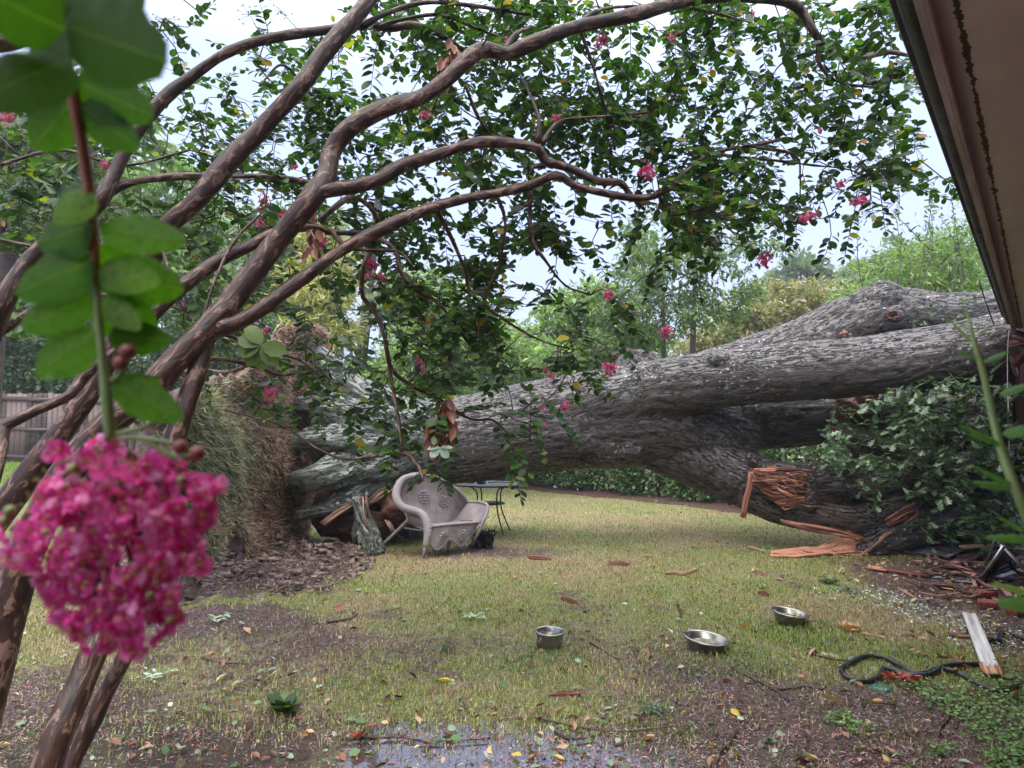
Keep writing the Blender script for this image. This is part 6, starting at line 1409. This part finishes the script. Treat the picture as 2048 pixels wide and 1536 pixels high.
# hedge along the mulch
def hedge():
    t = thing('hedge', 'low clipped green hedge along the far side of the lawn under the trunk', 'hedge', (2.3, 14.5, 0)); Pn_, Nn_ = [], []
    for _ in range(52000):
        s = rnd.uniform(-.25, 1.35); z = rnd.random() * 1.6; dd_ = rnd.gauss(0, .28) + .9 + .25 * math.sin(s * 37) + .2 * math.sin(s * 91); q = h0 + (h1 - h0) * s + hn * dd_
        if z < .10 and rnd.random() < .6: continue
        Pn_.append((q[0], q[1], gh0 + z)); 
    Pn_ = np.array(Pn_); k = len(Pn_); scatter('foliage', OVAL, Pn_, rng.normal(0, 1, (k, 3)) + [-hn[0], -hn[1], -.2], rng.normal(0, .5, (k, 3)) + [-hn[0] * .5, -hn[1] * .5, .8], .05 + .05 * rng.random(k), mat_leaf('hedge_leaf', [(0, (.02, .05, .018)), (.5, (.05, .11, .035)), (.85, (.11, .20, .06)), (1, (.24, .33, .12))], .4, .3), t)
    mb = MB()
    for i in range(40):
        s = -.2 + i * .038; q = h0 + (h1 - h0) * s + hn * (.8 + .2 * math.sin(i * 2.3)); z = gh(q[0], q[1]); mb.tube([(q[0], q[1], z - .02), (q[0] + rnd.uniform(-.15, .15), q[1], z + .6), (q[0] + rnd.uniform(-.3, .3), q[1], z + 1.3)], [.03, .02, .01], 5, .3)
    mb.build('stems', TWIG, t)
gh0 = .02
hedge()
# utility pole
pb = P(715, 780, 22); pole = thing('utility_pole', 'leaning wooden utility pole with a grey transformer behind the trees', 'utility pole', (float(pb[0]), 22.0, 0))
PW = mat_wood('pole_wood', (.035, .028, .026), (.10, .08, .072), .8, (1, 12, 12), .01)
MB().tube([P(700, 900, 22), P(716, 780, 22), P(733, 620, 22), P(748, 480, 22), P(769, 312, 22)], [M(12.5, 22), M(12, 22), M(11, 22), M(9.5, 22), M(8, 22)], 12, .5, .01).build('pole', PW, pole)
GRM = paint('transformer_grey', (.42, .44, .47), .4, var=.1)
pt = P(722, 484, 21.7); MB().lathe([(0, -.33), (.22, -.33), (.27, -.28), (.29, .22), (.31, .25), (.29, .28), (.12, .33), (0, .34)], pt, 24).build('transformer', GRM, pole)
mb = MB(); mb.plank(P(692, 478, 21.8), P(772, 476, 21.8), .1, .12, (0, 0, 1)); mb.build('crossarm', PW, pole, False)
mb = MB(); mb.lathe([(0, 0), (.05, 0), (.04, .1), (.12, .12), (.04, .16), (.11, .2), (.03, .25), (0, .26)], P(767, 303, 21.9), 12); mb.build('insulator', GRM, pole)
mb = MB(); mb.box(P(773, 318, 21.8), (.28, .14, .35)); mb.build('arrester', GRM, pole, False)
mb = MB(); mb.box(P(774, 612, 21.5), (.2, .18, .22)); mb.build('meter_box', GRM, pole, False)
mb = MB()
for a, c2 in (((700, 478), (712, 420)), ((716, 462), (715, 425)), ((745, 440), (762, 476)), ((745, 440), (700, 470)), ((722, 462), (742, 420))): mb.tube([P(*a, 21.7), P(*c2, 21.7)], .014, 4, 1)
mb.build('brace_wires', GRM, pole)
def wire(pts, r, lab):
    q = catmull([P(*p) for p in pts], .5); mb = MB(); mb.tube([P(*p) for p in pts], r, 4, .5); tag(mb.build('power_line', BLK), lab, 'cable')
wire([(-300, -40, 26), (280, 120, 24), (520, 212, 23), (700, 275, 22.2), (767, 300, 22)], .010, 'thin cable from the top left sky to the pole top')
wire([(767, 300, 22), (860, 335, 22), (1100, 420, 24), (1500, 520, 28)], .010, 'thin cable leaving the pole top to the right')
wire([(300, 250, 24), (560, 330, 23), (700, 372, 22.3), (750, 390, 22)], .010, 'thin cable meeting the pole below its top')
wire([(-200, 500, 21), (20, 515, 21), (330, 560, 21), (600, 605, 21.5), (735, 622, 22)], .028, 'thick black cable sagging across the trees to the middle of the pole')
wire([(735, 560, 22), (700, 558, 22), (560, 552, 21.5), (200, 520, 21)], .014, 'thin cable running left from the pole above the thick one')
wire([(1085, 690, 12), (1120, 715, 11.5), (1165, 745, 11)], .012, 'pale cable slanting down behind the trunk')

T = tree
T('yellow_tree', 'yellow green tree with narrow leaves beside the utility pole', 'yellow', [(660, 850, 30), (665, 650, 20), (670, 520, 10)], [(660, 520, 60, 55), (630, 590, 75, 50), (655, 600, 50, 60), (650, 660, 55, 50), (630, 460, 40, 40), (650, 660, 60, 40)], 6500, .24, 16, 1.6, LANCE)
T('olive_tree', 'grey green tree just left of the utility pole', 'silver', [(600, 880, 30), (610, 700, 20), (640, 520, 10)], [(600, 470, 70, 50), (560, 540, 80, 60), (640, 440, 40, 40), (520, 480, 60, 50)], 6500, .2, 18, 1.6)
T('broadleaf_tree', 'dark leafy tree behind the fence at the far left', 'mid', [(100, 900, 40), (110, 700, 30), (120, 500, 16)], [(60, 420, 120, 110), (180, 520, 120, 90), (20, 580, 130, 100), (150, 380, 90, 60), (250, 470, 80, 70), (100, 640, 160, 60)], 15000, .26, 23, 2.4, OVAL)
T('broadleaf_tree', 'pale green leafy tree behind the leftmost crape myrtle branches', 'light', [(340, 900, 40), (350, 700, 26), (360, 480, 12)], [(330, 420, 90, 80), (410, 480, 100, 80), (300, 520, 110, 80), (450, 570, 110, 70), (360, 350, 50, 45), (240, 350, 60, 50), (520, 600, 80, 60), (330, 600, 110, 60)], 16000, .24, 23, 2.0, RHOMB)
T('drooping_tree', 'tree with long drooping glossy leaves at the upper left', 'silver', [(-40, 950, 50), (0, 600, 36), (60, 350, 20)], [(110, 330, 90, 70), (40, 260, 80, 80), (180, 220, 70, 60), (60, 400, 90, 60), (10, 330, 80, 80), (230, 180, 50, 40), (150, 400, 60, 50)], 3600, .34, 9, 1.2, LANCE)
T('evergreen_shrub', 'dense dark evergreen overhanging the fence', 'dark', [(60, 925, 26), (70, 800, 20), (80, 720, 12)], [(40, 720, 110, 70), (150, 760, 90, 60), (0, 650, 90, 60), (200, 700, 100, 70), (100, 680, 120, 50), (90, 760, 70, 40)], 15000, .14, 21.5, 1.0, OVAL)
T('evergreen_shrub', 'dense blue green shrub behind the top of the turf wall', 'dark', [(380, 900, 30), (385, 780, 20), (390, 700, 12)], [(330, 700, 90, 70), (420, 720, 100, 70), (480, 660, 90, 60), (360, 780, 100, 50), (270, 780, 80, 60), (540, 700, 70, 60)], 15000, .14, 21.5, 1.0)
T('bamboo_thicket', 'light green feathery thicket right of the utility pole', 'light', [(880, 900, 14), (885, 760, 10), (890, 620, 6)], [(860, 700, 90, 70), (940, 680, 90, 60), (1010, 720, 90, 60), (820, 760, 90, 50), (900, 610, 60, 50), (815, 720, 50, 50), (1080, 730, 70, 50)], 17000, .20, 16, 1.6, LANCE)
T('roundleaf_tree', 'grey green tree right behind the utility pole', 'silver', [(820, 900, 26), (822, 760, 18), (825, 600, 9)], [(810, 570, 50, 45), (850, 620, 60, 45), (790, 620, 50, 50), (880, 570, 40, 35)], 5500, .2, 21, 1.5)
T('young_tree', 'slender tree with airy light foliage above the cut stub', 'mid', [(1385, 900, 16), (1386, 700, 13), (1390, 560, 9), (1392, 450, 5)], [(1330, 480, 90, 45), (1440, 500, 90, 50), (1390, 430, 70, 40), (1350, 560, 100, 50), (1450, 600, 80, 50), (1400, 640, 90, 45), (1520, 480, 60, 30), (1300, 620, 60, 40)], 6500, .13, 16, 1.5)
T('young_tree', 'slimmer tree left of the airy one with a thin bare trunk', 'mid', [(1326, 900, 12), (1328, 700, 10), (1322, 560, 7), (1300, 480, 4)], [(1270, 560, 60, 50), (1300, 500, 55, 40), (1240, 620, 60, 45), (1330, 640, 60, 50), (1200, 690, 60, 40)], 4200, .13, 18, 1.4)
T('broadleaf_tree', 'pale leafy tree seen over the middle of the trunk', 'light', [(1160, 900, 26), (1165, 760, 16), (1170, 640, 8)], [(1130, 640, 70, 50), (1190, 600, 60, 45), (1210, 680, 80, 50), (1090, 690, 70, 45), (1150, 720, 90, 40), (1250, 700, 80, 50)], 11000, .2, 20, 1.6)
T('blossoming_tree', 'hazy crape myrtle with faded pink blossom behind the trunk', 'pinkish', [(1560, 900, 26), (1565, 760, 16), (1570, 640, 8)], [(1530, 620, 90, 45), (1610, 610, 70, 45), (1480, 660, 90, 40), (1660, 620, 50, 40), (1420, 690, 80, 35), (1560, 670, 90, 35)], 13000, .17, 22, 1.6)
for px, lab, bl in ((1600, 'far pine with a domed crown, the taller one in the gap of sky', [(1600, 560, 55, 45), (1560, 590, 50, 35), (1640, 590, 50, 35), (1600, 620, 70, 40), (1540, 640, 50, 30)]), (1690, 'far pine at the right of the domed pine, half hidden by light shoots', [(1690, 580, 45, 38), (1720, 560, 40, 30), (1660, 620, 50, 30), (1720, 610, 50, 30)]), (1790, 'far pine behind the light green shoots at the right', [(1790, 530, 60, 40), (1850, 520, 60, 40), (1900, 540, 60, 50), (1820, 570, 80, 40)])):
    T('pine_tree', lab, 'pine', [(px, 870, 14), (px + 3, 700, 10), (px, 590, 6)], bl, 7500, .62, 55, 2.5, RHOMB, 'far pines')
T('leafy_shrub', 'light green arching shoots rising behind the upper limb near the house', 'light', [(1790, 900, 14), (1790, 700, 10), (1800, 520, 5)], [(1760, 560, 80, 45), (1850, 540, 90, 60), (1920, 520, 70, 60), (1700, 600, 60, 35), (1880, 480, 50, 28), (1950, 580, 60, 50)], 8000, .13, 12.5, 1.2, LANCE)
# long whippy shoots with narrow leaves
wh = thing('whippy_shoots', 'tall thin leafy shoots standing against the sky beside the eave', 'shrub', (6.5, 11.5, 0)); mb = MB(); Pn, Dn = [], []
for (x0, y0, x1, y1) in [(1790, 640, 1790, 420), (1830, 620, 1860, 400), (1830, 600, 1870, 360), (1900, 600, 1880, 430), (1740, 640, 1715, 450), (1760, 620, 1750, 500), (1900, 560, 1930, 440), (1930, 560, 1900, 380), (1820, 600, 1800, 480), (1690, 640, 1690, 570), (1860, 500, 1790, 430), (1930, 600, 1960, 480)]:
    p, q = P(x0, y0, 11.5), P(x1, y1, 11.5); m_ = (p + q) / 2 + [rnd.uniform(-.2, .2), 0, .1]; cv = catmull([p, m_, q], .05); mb.tube([p, m_, q], [.012, .008, .003], 5, .15)
    for i, c in enumerate(cv):
        for _ in range(2):
            e_ = c + rng.normal(0, .12, 3) if rnd.random() < .4 else c; Pn.append(e_); Dn.append([rnd.uniform(-1, 1), rnd.uniform(-.5, .5), rnd.uniform(-.1, 1.2)])
mb.build('stems', mat_simple('shoot_stem', (.14, .14, .07), .6), wh); k = len(Pn); scatter('leaves', OVAL, np.array(Pn), np.array(Dn), rng.normal(0, 1, (k, 3)), .06 + .05 * rng.random(k), fol('mid'), wh, sx=.035 + .02 * rng.random(k))
# far wood closing the view
Pn, Dn, Nn, Sn = cloud([(x, 760 + 12 * math.sin(x * .02), 130, 85 + 35 * math.sin(x * .013)) for x in range(-400, 2700, 120)], 26000, .8, 46, 5, .3)
tag(scatter('far_wood', RHOMB, Pn, Dn, Nn, Sn, fol('mid'), origin=(0, 46, 0)), kind='stuff')
Pn, Dn, Nn, Sn = cloud([(x, 800, 120, 60) for x in range(-300, 1700, 100)], 24000, .22, 23, 1.5, .3)
tag(scatter('underbrush', RHOMB, Pn, Dn, Nn, Sn, fol('mid'), origin=(0, 23, 0)), kind='stuff')

# ================================================================== RAINY HAZE
hz = MB().box((0, 205, 34), (700, 440, 72)).build('haze', None, None, False, (0, 0, 0)); tag(hz, kind='stuff')
hm = bpy.data.materials.new('haze'); hm.use_nodes = True; hn_ = hm.node_tree; hn_.nodes.clear()
ho = hn_.nodes.new('ShaderNodeOutputMaterial'); hv = hn_.nodes.new('ShaderNodeVolumePrincipled')
hv.inputs['Color'].default_value = (.93, .95, 1, 1); hv.inputs['Density'].default_value = .0018; hv.inputs['Anisotropy'].default_value = .2
hn_.links.new(hv.outputs[0], ho.inputs['Volume']); hz.data.materials.append(hm)
